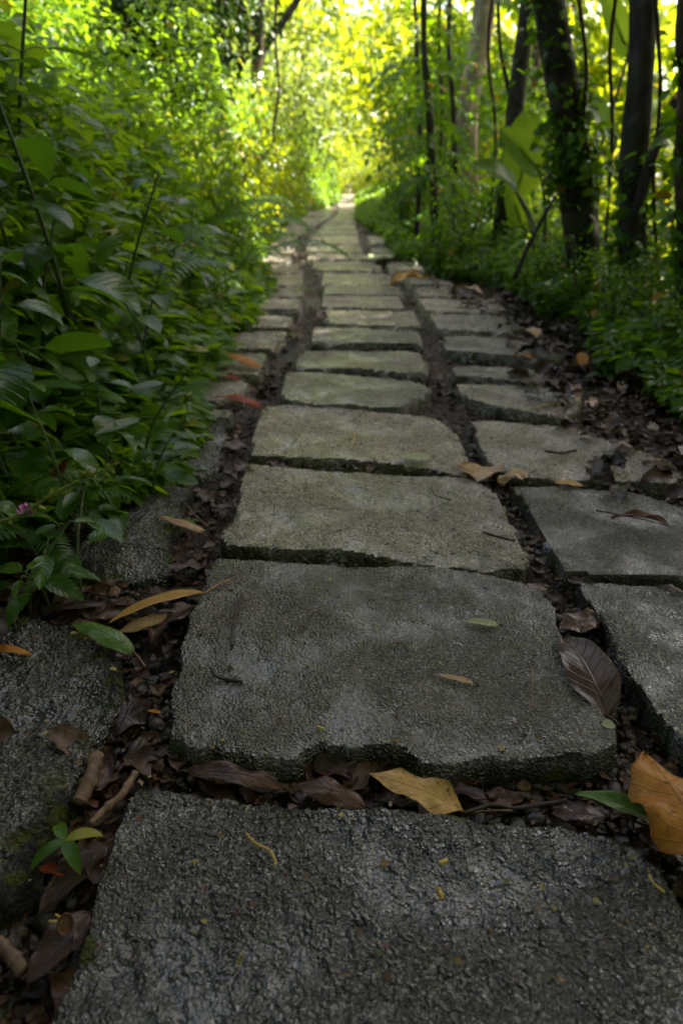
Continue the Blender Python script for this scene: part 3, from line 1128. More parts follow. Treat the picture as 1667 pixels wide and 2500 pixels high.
for q, (x, y, cx_) in enumerate([(2.7, 11.5, 10.4), (3.2, 15.0, 13.4)]):  # trees added so that their crowns shade the far path
    tree('slim_tree', up_to([np.array([x, y, gz(x, y) - 0.1]), np.array([x - 0.05, y, 1.0]), np.array([x + 0.1, y, 2.6])]), [0.09, 0.08, 0.07, 0.06, 0.05], 'bark_brown',
         ['slender brown trunk in the bright leaves right of the path end', 'slender brown trunk farthest back on the right'][q], (shade_centre(-0.1, cx_, 6.5), (1.8, 1.7, 1.2)), 25 + q, 0.14, 9000, 0.19)
# left-hand trunks
tree('brown_tree', up_to(rooted(trunk_px([(582, 300), (586, 200), (594, 90), (598, -60)], 11.5))),
     [0.09, 0.08, 0.075, 0.07, 0.065, 0.05], 'bark_brown', 'brown trunk in the left half of the background with a sunlit foot',
     ((-1.9, 11.8, 4.6), (2.0, 2.0, 1.5)), 16, 0.16, 4800, 0.13)
tree('brown_tree', up_to(rooted(trunk_px([(556, 260), (553, 120), (550, -40)], 14.0))),
     [0.06, 0.055, 0.05, 0.045, 0.04], 'bark_brown', 'thin reddish trunk at the top, left of the thicker brown trunk',
     ((-2.6, 15, 5.2), (2.2, 2.0, 1.7)), 17, 0.12, 4200, 0.14)
tree('leaning_tree', up_to(rooted([dy_(560, 300, 14)] + trunk_px([(600, 130), (650, 50), (700, -30)], 13.5))),
     [0.07, 0.065, 0.06, 0.05, 0.04], 'bark_dark', 'thin dark leaning trunk crossing the bright leaves at the top',
     ((0.9, 14.5, 5.0), (1.9, 1.9, 1.5)), 18, 0.1, 3400, 0.13)
# a dark tree over the left bank, its low boughs hang into the top left
tree('shady_tree', [np.array([-3.1, 5.2, gz(-3.1, 5.2) - 0.1]), np.array([-3.0, 5.1, 1.2]), np.array([-2.6, 5.3, 1.7]), np.array([-1.9, 5.6, 1.85])],
     [0.09, 0.07, 0.05, 0.035], 'bark_dark', 'dark bough of leaves hanging over the left bank at the top',
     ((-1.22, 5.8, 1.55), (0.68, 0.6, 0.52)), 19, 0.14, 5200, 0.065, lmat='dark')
tree('shady_tree', [np.array([-3.6, 1.0, gz(-3.6, 1.0) - 0.1]), np.array([-3.5, 1.0, 2.4]), np.array([-3.2, 1.0, 4.0])],  # unseen crown placed to block the sky over the near ground
     [0.15, 0.12, 0.09], 'bark_dark', 'unseen leafy tree added to shade the near left bank from above',
     ((-1.8, -0.4, 4.4), (2.8, 2.0, 1.1)), 20, 0.14, 15000, 0.21, lmat='shrub', limbs=9)

tree('shady_tree', [np.array([-3.4, 1.9, gz(-3.4, 1.9) - 0.1]), np.array([-3.3, 1.8, 2.6]), np.array([-2.6, 1.5, 4.2])],  # unseen tree added to close the canopy above the near slabs
     [0.12, 0.10, 0.07], 'bark_dark', 'unseen leafy tree added on the left whose boughs roof the near path',
     ((-0.2, 0.7, 4.9), (2.3, 1.5, 0.8)), 21, 0.14, 11000, 0.20, lmat='shrub', limbs=8)
# the wood goes on behind the camera: unseen trees added to keep the near path dark
for q, (x, y, h, rr, ry, rz) in enumerate([(-2.4, -2.6, 3.0, 2.3, 1.6, 2.6), (0.6, -3.6, 3.4, 2.4, 1.6, 2.8), (3.0, -2.6, 3.0, 2.2, 1.8, 3.0), (5.2, 0.2, 2.6, 1.8, 2.4, 3.6), (6.6, 3.0, 2.2, 1.8, 2.2, 3.6), (-5.4, -0.6, 4.0, 2.0, 2.6, 2.6)]):
    tree('shady_tree', [np.array([x, y, gz(x, y) - 0.1]), np.array([x + 0.1, y, 1.5]), np.array([x, y + 0.1, h])], [0.14, 0.11, 0.08], 'bark_dark',
         ['unseen leafy tree added behind the camera on its left', 'unseen leafy tree added right behind the camera', 'unseen leafy tree added behind the camera on its right', 'unseen dense tree added to the right of the camera', 'unseen dense tree added on the slope to the right, out of the frame', 'unseen dense tree added to the left of the camera'][q],
         ((x, y, h), (rr, ry, rz)), 70 + q, 0.12, 10000, 0.21, lmat='shrub')

# thin dark saplings and vines right of the path
SAP = [([(1000, 515), (992, 400), (985, 250), (975, 120), (972, -60)], 5.6, 0.028, 'thin dark sapling beside the right path edge, thickest at its foot'),
       ([(962, 420), (964, 300), (958, 150), (950, -60)], 6.6, 0.020, 'thin upright sapling where the path bends, nearest the path end'),
       ([(1045, 420), (1040, 250), (1030, 100), (1034, -60)], 6.2, 0.022, 'thin dark sapling in front of the pale tan trunk'),
       ([(1245, 560), (1190, 300), (1150, 120), (1140, -60)], 6.0, 0.018, 'thin slanting stem between the dark slim trunk and the big bright leaf')]
for n_, (px, Y, r, lab) in enumerate(SAP):
    pts = rooted(trunk_px(px, Y))
    b = np.array(pts[0])
    t = thing('sapling', tuple(b), lab, 'sapling', 'thin saplings right of the path')
    P = curve(np.array(pts) - b, 24)
    link('trunk', tube_mesh('trunk', [tube(P, np.linspace(r * 1.3, r * 0.7, 24), 8, 0.2, n_)]), M['bark_dark'], t)
    rs = np.random.RandomState(60 + n_)
    lp = []
    for q in range(26):                      # drooping compound leaves along the stem
        f = rs.uniform(0.15, 0.98)
        a = P[int(f * 23)]
        az = rs.uniform(0, 2 * np.pi)
        L = rs.uniform(0.25, 0.5)
        tt = np.linspace(0.15, 1, 9)
        ax = np.stack([np.cos(az) * tt * L, np.sin(az) * tt * L, 0.06 * tt - 0.22 * tt ** 2 * (L / 0.4)], -1) + a
        for sgn in (-1, 1):
            Dm = nrm(np.stack([np.cos(az) * 0.5 - sgn * np.sin(az), np.sin(az) * 0.5 + sgn * np.cos(az), np.full(9, -0.35)], -1) if False else np.tile(np.array([[np.cos(az) * 0.5 - sgn * np.sin(az), np.sin(az) * 0.5 + sgn * np.cos(az), -0.35]]), (9, 1)))
            lp += pick_scatter(T_MID, rs, ax, Dm, nrm(rs.normal(0, 0.25, (9, 3)) + [0, 0, 1]), rs.uniform(0.06, 0.10, 9), rs.rand(9))
    link('foliage', leaf_mesh('foliage', lp), M['shrub'], t)

# ------------------------------------------------------------------ background bushes in the sun
BUSH = bush_protos('bush', (201, 202, 203), 3.0, 1.5, 3300, 0.16, T_MID, 'bush', 'bark_brown')
BUSHT = bush_protos('tall_bush', (231, 232, 233), 3.0, 1.5, 1500, 0.19, T_MID, 'bush', 'bark_brown')
BUSHG = bush_protos('green_bush', (241, 242), 3.0, 1.5, 3000, 0.14, T_MID, 'tree', 'bark_brown')
BUSHL = bush_protos('low_bush', (211, 212), 1.2, 0.8, 2200, 0.075, T_MID, 'bush', 'stem_dark')
rs = np.random.RandomState(7)
spots = []
for k in range(24):        # right slope in the sun
    y = rs.uniform(8.0, 20)
    x = float(xr(y)) + rs.uniform(1.6, 1.2 + 0.5 * y)
    spots.append((x, y, rs.uniform(0.30, 0.55), 'sunlit bush on the slope right of the path, seen between the trunks', 'sunlit bushes between the right trunks', BUSH))
for k in range(24):        # taller ones further down the slope
    y = rs.uniform(17, 32)
    x = rs.uniform(0.20, 0.66) * y + 0.5
    spots.append((x, y, rs.uniform(1.7, 2.6), 'tall sunlit bush far down the slope on the right', 'tall sunlit bushes far down the right slope', BUSHT))
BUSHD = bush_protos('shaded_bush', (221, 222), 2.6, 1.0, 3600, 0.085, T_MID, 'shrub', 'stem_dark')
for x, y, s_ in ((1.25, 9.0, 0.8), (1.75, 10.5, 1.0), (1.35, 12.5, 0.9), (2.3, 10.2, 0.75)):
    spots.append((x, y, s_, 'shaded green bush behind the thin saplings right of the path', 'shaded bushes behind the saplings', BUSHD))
for x, y, s_ in ((-2.1, 7.0, 0.75), (-2.6, 5.6, 0.7), (-3.0, 8.5, 0.95)):
    spots.append((x, y, s_, 'shaded bush rising behind the left bank below the dark bough', 'shaded bushes behind the left bank', BUSHD))
for px, py, y, s_ in ((590, 400, 7.2, 0.75), (622, 420, 9.0, 0.8), (560, 400, 5.8, 0.7), (655, 430, 11.5, 0.9), (520, 420, 4.9, 0.65)):
    x = dy_(px, py, y)[0]
    spots.append((x - 0.25, y, s_, 'low green bush on the crest of the left bank beside the path', 'low bushes on the crest of the left bank', BUSHL))
for k in range(30):        # wall of leaves beyond the end of the path
    y = rs.uniform(30, 46)
    x = rs.uniform(-11, 11)
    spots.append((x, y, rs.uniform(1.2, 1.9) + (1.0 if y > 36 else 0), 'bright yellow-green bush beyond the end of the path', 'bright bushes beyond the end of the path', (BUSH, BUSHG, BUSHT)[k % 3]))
for k in range(18):        # left, behind the bank
    y = rs.uniform(9, 24)
    x = float(xl(y)) - rs.uniform(1.0, 5.5)
    spots.append((x, y, rs.uniform(0.6, 1.1), 'green bush behind the left bank', 'bushes behind the left bank', BUSHG))
for x, y, s_ in ((0.2, 25.5, 0.9), (1.0, 26.0, 1.0), (1.7, 25.0, 0.9), (-0.6, 25.0, 1.1), (-1.6, 24.0, 1.2), (0.7, 27.5, 1.4), (2.6, 26.0, 1.3), (-0.2, 28.5, 1.7), (1.8, 28.5, 1.7)):
    spots.append((x, y, s_, 'low bush glowing in the sun where the path ends', 'glowing bushes at the end of the path', BUSHL))
for k in range(16):        # low ones along the far path
    y = rs.uniform(9, 24)
    sd_ = rs.choice([-1, 1])
    x = (float(xl(y)) - rs.uniform(0.5, 1.4)) if sd_ < 0 else (float(xr(y)) + rs.uniform(0.6, 1.4))
    spots.append((x, y, rs.uniform(0.6, 1.1), 'low sunlit bush beside the far part of the path', 'low bushes along the far path', BUSHL))
for k, (x, y, s, lab, grp, pr) in enumerate(spots):
    place_plant('leafy_bush', pr[k % len(pr)], (x, y, gz(x, y) - 0.05), rs.uniform(0, 6.28), s, lab, 'bush', grp)

# ------------------------------------------------------------------ ground cover (uncountable small leaves)
def cover(name, side, n, seed, lab, y0, y1, width, hmax, smin, smax, tpls, mat, dens_pow=1.0, xin=0.0, rise=0.9):
    rs = np.random.RandomState(seed)
    y = y0 * (y1 / y0) ** (rs.rand(n) ** dens_pow)
    d = width * rs.rand(n) ** 1.4 * (0.55 + 0.45 * np.minimum(y / 5, 1))
    edge = (xl(y) if side < 0 else xr(y))
    d = d + 0.16 * fbm(y * 3.0, y * 0 + seed, seed, 3) + xin
    x = edge + side * d
    H = np.clip(0.10 + hmax * sstep(0.0, rise, d), 0.06, 2) * (0.65 + 0.9 * (fbm(x * 2.2, y * 2.2, seed + 4, 3) + 0.25))
    z = ground(x, y, False) + np.maximum(H, 0.05) * rs.rand(n) ** 0.7 + 0.01
    P = np.stack([x, y, z], -1)
    az = rs.uniform(0, 2 * np.pi, n)
    Dm = nrm(np.stack([np.cos(az) - side * 0.5, np.sin(az), rs.normal(-0.15, 0.35, n)], -1))
    N = nrm(rs.normal(0, 0.42, (n, 3)) + [0, 0, 1])
    S = rs.uniform(smin, smax, n) * (1 + 0.06 * y)
    o = link(name, leaf_mesh(name, pick_scatter(tpls, rs, P, Dm, N, S, rs.rand(n))), M[mat])
    return tag(o, lab, 'ground cover', kind='stuff')


cover('ground_cover', -1, 23000, 31, 'dense small green leaves covering the near left bank', 1.0, 4.5, 1.5, 0.70, 0.028, 0.085, T_OVATE[:2] + T_LANCE, 'cover', rise=0.6)
cover('ground_cover', -1, 44000, 32, 'soft green leaves covering the far left bank', 4.0, 22, 2.0, 1.25, 0.030, 0.050, T_MID, 'cover', rise=0.28)
cover('undergrowth', 1, 13000, 33, 'dark green leafy undergrowth along the right path edge', 1.7, 5.0, 0.8, 0.30, 0.020, 0.052, T_OVATE[:2] + T_LANCE, 'shrub', xin=0.17)
cover('undergrowth', 1, 24000, 34, 'bright leafy undergrowth beside the far right path edge', 4.5, 24, 1.2, 0.36, 0.030, 0.050, T_MID, 'cover', xin=0.05)
cover('undergrowth', 1, 20000, 35, 'sunlit low leaves covering the slope beyond the right trunks', 3.2, 19, 8.0, 1.0, 0.050, 0.090, T_MID, 'bush', xin=1.1)

# ------------------------------------------------------------------ single plants
def herb_proto(seed, h, nodes, leaf, tpls, lean=0.25, pairs=True, petiole=0.35):
    rs = np.random.RandomState(seed)
    a = rs.uniform(0, 6.28)
    top = np.array([math.cos(a) * lean * h, math.sin(a) * lean * h, h])
    P = curve([(0, 0, -0.08), top * [0.25, 0.25, 0.45], top], 24)
    st = [tube(P, np.linspace(0.0045, 0.0018, 24) * (0.7 + h), 6)]
    Pl, Dl, Nl, Sl = [], [], [], []
    for q in range(nodes):
        f = 0.22 + 0.78 * q / max(1, nodes - 1)
        p = P[min(23, int(f * 23))]
        az0 = q * 1.57 + rs.normal(0, 0.25)
        for sgn in ((0, math.pi) if pairs else (0,)):
            az = az0 + sgn
            up = rs.uniform(0.05, 0.45) + 0.5 * max(0, f - 0.8)
            d = np.array([math.cos(az), math.sin(az), up])
            L = leaf * rs.uniform(0.75, 1.15) * (1.0 if f < 0.8 else 0.75 - 0.9 * (f - 0.8))
            e = p + nrm(d) * L * petiole
            st.append(tube(curve([p, (p + e) / 2 + [0, 0, 0.006], e], 5), 0.0012, 5))
            Pl.append(e)
            Dl.append([math.cos(az), math.sin(az), up * 0.3 - 0.12])
            Nl.append(rs.normal(0, 0.22, 3) + [0, 0, 1])
            Sl.append(L)
    fm = leaf_mesh('herb_foliage', pick_scatter(tpls, rs, np.array(Pl), np.array(Dl), np.array(Nl), np.array(Sl), rs.rand(len(Pl))))
    fm.materials.append(M['herb'])
    sm = tube_mesh('herb_stem', st)
    sm.materials.append(M['stem_green'])
    return fm, sm


T_BROAD = [leaf_tpl(12, 0.62, 0.16, d, 0.80, 0.45, serr=0.07, cols=2) for d in (0.15, 0.45, 0.75)]
HERB = {'broad': herb_proto(301, 0.42, 6, 0.125, T_BROAD), 'tall': herb_proto(302, 0.80, 8, 0.13, T_SERR, 0.18),
        'serr': herb_proto(303, 0.36, 6, 0.10, T_SERR), 'low': herb_proto(304, 0.20, 4, 0.085, T_BROAD, 0.4),
        'lance': herb_proto(305, 0.30, 7, 0.12, T_LANCE, 0.5), 'mid': herb_proto(306, 0.5, 7, 0.11, T_BROAD, 0.3),
        'wet': herb_proto(307, 0.15, 4, 0.095, [leaf_tpl(10, 0.42, 0.2, d, 0.85, 0.5, serr=0.1, cols=2) for d in (0.3, 0.6)], 0.8)}
# display pixel of the plant's foot (behind leaves), its distance, size, turn
HERBS = [
    ('tall', (205, 900), 1.75, 1.15, 0.3, 'tall herb with a thin dark bent stem and toothed leaves, above the left bank'),
    ('broad', (20, 1010), 1.15, 1.00, 1.1, 'broadleaf herb with big smooth dark leaves at the left edge, mid-height'),
    ('broad', (110, 900), 1.45, 1.05, 2.2, 'broadleaf herb with pale glossy leaves, a little in from the left edge'),
    ('mid', (-30, 800), 1.45, 1.15, 0.4, 'bright green broadleaf herb cut by the left edge of the photo'),
    ('mid', (60, 640), 1.75, 1.3, 3.0, 'broadleaf herb in the upper left with dark hanging leaves'),
    ('serr', (300, 720), 1.95, 1.1, 1.9, 'herb with toothed leaves pointing right, in the middle of the left bank'),
    ('serr', (150, 1080), 1.12, 0.85, 4.1, 'low herb with a pale yellow-spotted leaf over the left stones'),
    ('lance', (300, 960), 1.40, 0.9, 5.3, 'narrow-leaved herb leaning out towards the path from the left bank'),
    ('lance', (400, 1010), 1.45, 0.62, 0.2, 'small narrow-leaved herb hanging over the grey left stone'),
    ('low', (90, 1190), 0.98, 0.9, 0.9, 'low herb of dark leaves just above the wet leaves on the mossy stone'),
    ('wet', (150, 1215), 0.95, 1.0, 5.9, 'low herb with wet shining leaves lying on the half buried mossy stone'),
    ('wet', (30, 1330), 0.88, 0.9, 5.2, 'small dark wet herb at the left edge above the leaf litter'),
    ('wet', (270, 1110), 1.15, 0.9, 0.5, 'glossy striped-looking herb beside the left stones'),
    ('tall', (30, 500), 2.1, 1.25, 2.4, 'tall herb with big soft leaves in the top left corner'),
    ('mid', (170, 420), 2.5, 1.5, 1.5, 'large-leaved herb high on the left bank near the top'),
    ('serr', (420, 560), 2.9, 1.4, 2.9, 'toothed herb high on the left bank beside the far fern'),
]
HERBS += [
    ('broad', (-20, 900), 1.30, 1.15, 3.6, 'broadleaf herb at the left edge with a large leaf lying level'),
    ('broad', (60, 760), 1.60, 1.2, 5.0, 'broadleaf herb with grey-green leaves below the dark hanging leaves'),
    ('broad', (230, 830), 1.75, 1.1, 0.9, 'broadleaf herb at the foot of the tall bent stem'),
    ('mid', (250, 620), 2.1, 1.2, 4.4, 'leafy herb left of the middle fern'),
    ('mid', (350, 840), 1.90, 0.8, 2.6, 'low leafy herb above the orange leaf on the left'),
    ('serr', (60, 980), 1.25, 0.95, 5.6, 'toothed herb low at the left edge'),
    ('serr', (230, 980), 1.35, 0.8, 3.3, 'toothed herb over the left stones, pointing to the path'),
    ('tall', (110, 600), 2.2, 1.05, 5.1, 'tall herb with a straight stem in the upper left'),
    ('low', (200, 1120), 1.12, 0.9, 2.0, 'low herb between the little dark fern and the left stones'),
    ('low', (330, 1030), 1.30, 0.8, 4.0, 'low herb bordering the small left stones'),
    ('wet', (90, 1270), 0.92, 0.8, 2.9, 'small wet herb with drops above the leaf litter'),
    ('broad', (330, 470), 3.1, 1.6, 0.6, 'large-leaved herb near the dark bough, top left'),
    ('mid', (230, 350), 3.0, 1.7, 2.0, 'large pale-leaved herb under the top left corner')]
for kind_, (px, py), Y, sc, rz, lab in HERBS:
    p = dy_(px, py, Y)
    z = gz(p[0], p[1])
    place_plant('broadleaf_herb', HERB[kind_], (p[0], p[1], z + 0.005), rz, sc, lab, 'herb', 'broad-leaved herbs on the left bank')


def frond_mesh(seed, L=0.5, n=17, w=0.11):
    rs = np.random.RandomState(seed)
    t = np.linspace(0, 1, 20)
    ax = np.stack([L * np.sin(1.15 * t) / 1.15 * 1.2, 0.02 * np.sin(3 * t + seed), L * (0.75 * t - 0.78 * t ** 2)], -1)
    parts = []
    for q in range(n):
        f = 0.14 + 0.86 * q / n
        p = ax[min(19, int(f * 19))]
        dd = nrm(ax[min(19, int(f * 19) + 1)] - ax[max(0, int(f * 19) - 1)])
        for s in (-1, 1):
            Dm = nrm(dd * 0.45 + np.array([0, s, -0.10]))
            parts.append(scatter(leaf_tpl(3, 0.24, 0.15, 0.3, 0.8, 0.35), p[None], Dm[None], np.array([[0, 0, 1.0]]), [w * (1.05 - f) ** 0.6 * min(1, f * 4)], [rs.rand()]))
    V, F, A = merge(parts)
    tv, tf, ta = tube(ax, np.linspace(0.0022, 0.0008, 20), 5, cap=False)
    return leaf_mesh('frond', [(V, np.concatenate(F), A), (tv, tf[0], ta)])


FROND = [frond_mesh(s) for s in (1, 2, 3)]
for m_ in FROND:
    m_.materials.append(M['fern'])
FERNS = [((545, 745), 2.70, 0.95, 'fern whose fronds reach over the left edge of the path', 6, 5.4),
         ((430, 480), 4.0, 1.3, 'pale fern on top of the left bank, catching the light', 8, 0.3),
         ((500, 420), 5.0, 1.5, 'large soft fern high on the left bank, farthest back', 9, 0.9),
         ((330, 560), 3.0, 0.9, 'fern among the small leaves in the middle of the left bank', 7, 1.4),
         ((60, 1130), 1.05, 0.40, 'little dark fern above the mossy stone at the left edge', 6, 0.2)]
for (px, py), Y, sc, lab, nf, a0 in FERNS:
    p = dy_(px, py, Y)
    t = thing('fern', (p[0], p[1], gz(p[0], p[1]) + 0.03 + (0.30 if Y == 2.70 else 0.12) * sc), lab, 'fern', 'ferns on the left bank')
    t.scale = (sc,) * 3
    for q in range(nf):
        f = bpy.data.objects.new('frond', FROND[q % 3])
        COL.objects.link(f)
        f.parent = t
        f.rotation_euler = (0, -0.25 + 0.15 * (q % 3), a0 + q * 2 * math.pi / nf)


# a leaf built between two points, with curl; used for the broad-leaved plant and the fallen leaves
def leaf_between(base, tip, width, normal=(0, 0, 1), arch=0.0, cup=0.0, wave=0.0, fold=0.0, seed=0, n=18, cols=4, basep=0.55, tipp=0.75, twist=0.0, ragged=0.0):
    rs = np.random.RandomState(seed)
    base, tip = np.array(base, float), np.array(tip, float)
    L = np.linalg.norm(tip - base)
    X = (tip - base) / L
    Y = nrm(np.cross(normal, X))
    Z = np.cross(X, Y)
    v = np.linspace(0, 1, n + 1)
    w = (np.maximum(v, 1e-4) ** basep) * (np.maximum(1 - v, 0) ** tipp)
    w = w / w.max() * width * 0.5
    w[0], w[-1] = max(w[0], width * 0.02), width * 0.01
    us = np.linspace(-1, 1, 2 * cols + 1)
    U, V = np.meshgrid(us, v)
    W = w[:, None] * (1 + ragged * (vn(V * 14 + seed, np.sign(U) * 3 + seed, seed) + 0.4 * vn(V * 40, np.sign(U) * 3, seed + 1)))
    xx = V * L
    yy = U * W
    zz = arch * L * 4 * V * (1 - V) + cup * np.abs(U) ** 1.7 * W + fold * np.abs(U) * W
    zz = zz + wave * width * (np.sin(V * 14 + seed) * U * np.abs(U) * 0.5 + 1.0 * fbm(V * 3 + seed, U * 1.3 + seed, seed, 3) * (0.3 + np.abs(U)))
    if twist:
        a = twist * (V - 0.5)
        yy, zz = yy * np.cos(a) - zz * np.sin(a), yy * np.sin(a) + zz * np.cos(a)
    Pt = base + xx[..., None] * X + yy[..., None] * Y + zz[..., None] * Z
    m = len(us)
    i, j = np.meshgrid(np.arange(n), np.arange(m - 1), indexing='ij')
    F = np.stack([i * m + j, (i + 1) * m + j, (i + 1) * m + j + 1, i * m + j + 1], -1).reshape(-1, 4)
    A = np.stack([U, V, np.full(U.shape, rs.rand())], -1).reshape(-1, 3)
    mid = Pt[:, cols]
    return Pt.reshape(-1, 3), F, A, mid


# the broad-leaved plant on the right
bp = dy_(1255, 560, 4.3)
bz = gz(bp[0], bp[1])
bl = thing('broad_leaved_plant', (bp[0], bp[1], bz), 'plant with big paddle-shaped bright green leaves between the right trunks', 'broad-leaved plant')
BL = [((1190, 450), (1212, 250), 4.5, 0.27, (0.1, -1, 0.15), 0.04, 0.1),
      ((1240, 402), (1148, 296), 4.2, 0.15, (-0.35, -0.8, 0.5), 0.10, 0.25),
      ((1185, 440), (1082, 378), 4.3, 0.17, (-0.2, -0.6, 0.9), 0.10, 0.2),
      ((1412, 335), (1298, 200), 4.0, 0.15, (0.5, -0.8, 0.5), 0.08, 0.2),
      ((1200, 520), (1165, 430), 4.6, 0.14, (0.0, -1, 0.2), 0.05, 0.15),
      ((1440, 130), (1385, -20), 4.2, 0.12, (-0.4, -0.8, 0.4), 0.10, 0.2)]
for q, (b, tp, Y, w, nn, ar, fo) in enumerate(BL):
    B_, T_ = dy_(*b, Y) - [bp[0], bp[1], bz], dy_(*tp, Y - 0.05) - [bp[0], bp[1], bz]
    V, F, A, mid = leaf_between(B_, T_, w, nn, ar, 0.1, 0.05, fo, q, 20, 4, 0.45, 0.55)
    lf = link('leaf', leaf_mesh('leaf', [(V, F, A)]), M['bigleaf'], bl)
    foot = np.array([0.02 * q - 0.04, 0, -0.05])
    st = tube(curve([foot, foot * 0.5 + B_ * 0.5 + [0.03, 0, 0.08], B_, mid[5], mid[12]], 24), np.linspace(0.012, 0.003, 24), 7)
    link('stalk', tube_mesh('stalk', [st]), M['stem_green'], lf)

# bare thin sticks leaning among the right-hand plants
for q, (pts, Y, r, lab) in enumerate([
        ([(1180, 640), (1225, 540), (1275, 450)], 3.3, 0.011, 'dark bare stick slanting up towards the thick leaning trunk'),
        ([(1478, 835), (1520, 770), (1575, 700)], 2.45, 0.008, 'thin dark stick slanting out of the right edge above the litter'),
        ([(1312, 540), (1322, 650), (1338, 770)], 2.9, 0.007, 'thin yellowish green upright stem in front of the right undergrowth'),
        ([(1452, 520), (1500, 350), (1545, 240), (1600, 160)], 3.2, 0.026, 'dark forked branch slanting up to the right edge')]):
    P = curve([dy_(x, y, Y) for x, y in pts], 16)
    b = P[0].copy()
    o = link('leaning_stick', tube_mesh('leaning_stick', [tube(P - b, np.linspace(r, r * 0.65, 16), 7, 0.2, q)]), M['stem_green'] if q == 2 else M['bark_dark'], None, tuple(b))
    tag(o, lab, 'stick')

# leafy shrubs standing in the right-hand undergrowth
SHRUB = [herb_proto(401, 0.75, 11, 0.075, T_MID, 0.25, True, 0.5), herb_proto(402, 0.6, 10, 0.07, T_OVATE, 0.4, True, 0.5)]


def shrub_proto(seed, h):
    rs = np.random.RandomState(seed)
    st, Pl, Dl = [], [], []
    for q in range(9):
        a = rs.uniform(0, 6.28)
        ln = rs.uniform(0.15, 0.6)
        hh = h * rs.uniform(0.6, 1.0)
        P = curve([(rs.normal(0, 0.02), rs.normal(0, 0.02), -0.08), (math.cos(a) * ln * 0.3 * h, math.sin(a) * ln * 0.3 * h, hh * 0.55), (math.cos(a) * ln * h, math.sin(a) * ln * h, hh)], 18)
        st.append(tube(P, np.linspace(0.006, 0.002, 18), 5))
        for u in range(16):
            p = P[rs.randint(5, 18)]
            for v in range(3):
                Pl.append(p + rs.normal(0, 0.03, 3))
                az = rs.uniform(0, 6.28)
                Dl.append([math.cos(az), math.sin(az), rs.normal(-0.2, 0.3)])
    Pl, Dl = np.array(Pl), np.array(Dl)
    fm = leaf_mesh('shrub_foliage', pick_scatter(T_OVATE, rs, Pl, Dl, nrm(rs.normal(0, 0.35, (len(Pl), 3)) + [0, 0, 1]), rs.uniform(0.035, 0.065, len(Pl)), rs.rand(len(Pl))))
    fm.materials.append(M['shrub'])
    sm = tube_mesh('shrub_stem', st)
    sm.materials.append(M['stem_dark'])
    return fm, sm


SHP = [shrub_proto(411, 0.7), shrub_proto(412, 0.9), shrub_proto(413, 0.55)]
for q, (px, py, Y, sc, lab) in enumerate([
        (1220, 640, 3.6, 0.55, 'dark green shrub at the foot of the slanting dark stick'),
        (1390, 800, 2.7, 0.42, 'dark leafy shrub below the upright dark trunk on the right'),
        (1500, 860, 2.35, 0.42, 'low leafy shrub at the right edge above the leaf litter'),
        (1350, 640, 3.5, 0.5, 'leafy shrub hiding the foot of the thick leaning trunk'),
        (1060, 560, 5.0, 0.9, 'bright shrub by the right path edge, left of the big bright leaf'),
        (930, 480, 7.0, 1.3, 'dark shrub where the path narrows, right side, nearest the path end'),
        (1000, 600, 4.6, 0.75, 'low bright shrub spilling over the right path edge'),
        (1420, 760, 3.0, 0.42, 'leafy shrub between the two right-hand dark trunks'),
        (1640, 760, 2.5, 0.7, 'dark shrub cut by the right edge of the photo'),
        (1130, 450, 6.2, 1.0, 'sunlit shrub behind the saplings')]):
    p = dy_(px, py, Y)
    place_plant('leafy_shrub', SHP[q % 3], (p[0], p[1], gz(p[0], p[1])), q * 1.3, sc, lab, 'shrub', 'shrubs in the right undergrowth')

# ------------------------------------------------------------------ loose stuff in the gaps: pebbles and leaf crumbs
M['pebble'] = mat_rnd('pebble', [(0.035, 0.026, 0.020), (0.055, 0.040, 0.030), (0.030, 0.028, 0.028), (0.075, 0.050, 0.036), (0.022, 0.017, 0.014), (0.060, 0.050, 0.044)], 0.38, 0.40, 0.5, 300)
M['crumb'] = mat_rnd('leaf_crumb', [(0.055, 0.024, 0.012), (0.085, 0.040, 0.020), (0.034, 0.016, 0.010), (0.120, 0.065, 0.034), (0.050, 0.024, 0.018), (0.075, 0.030, 0.011), (0.022, 0.012, 0.009), (0.15, 0.080, 0.040)], 0.42, 0.22, 0.5, 200)
M['litter'] = mat_rnd('litter_leaf', [(0.050, 0.024, 0.015), (0.080, 0.040, 0.022), (0.034, 0.017, 0.012), (0.110, 0.064, 0.038), (0.045, 0.022, 0.016), (0.065, 0.026, 0.011)], 0.40, 0.28, 0.6, 120)


def gap_points(rs, n, y0, y1, over=0.0, extra_r=0.5, pw=1.0, xlo=None, xhi=None):
    xs, ys = [], []
    got = 0
    while got < n:
        m = n * 4
        y = y0 * (y1 / y0) ** (rs.rand(m) ** pw)
        L, R = np.maximum(xl(y) - 0.10, -0.9), np.minimum(xr(y) + extra_r, 1.6)
        x = L + (R - L) * rs.rand(m)
        ok = ~in_slab(x, y, over)
        xs.append(x[ok])
        ys.append(y[ok])
        got += ok.sum()
    return np.concatenate(xs)[:n], np.concatenate(ys)[:n]


def ico():
    import bmesh
    bm = bmesh.new()
    bmesh.ops.create_icosphere(bm, subdivisions=2, radius=1.0)
    V = np.array([v.co[:] for v in bm.verts])
    F = np.array([[v.index for v in f.verts] for f in bm.faces])
    bm.free()
    return V, F


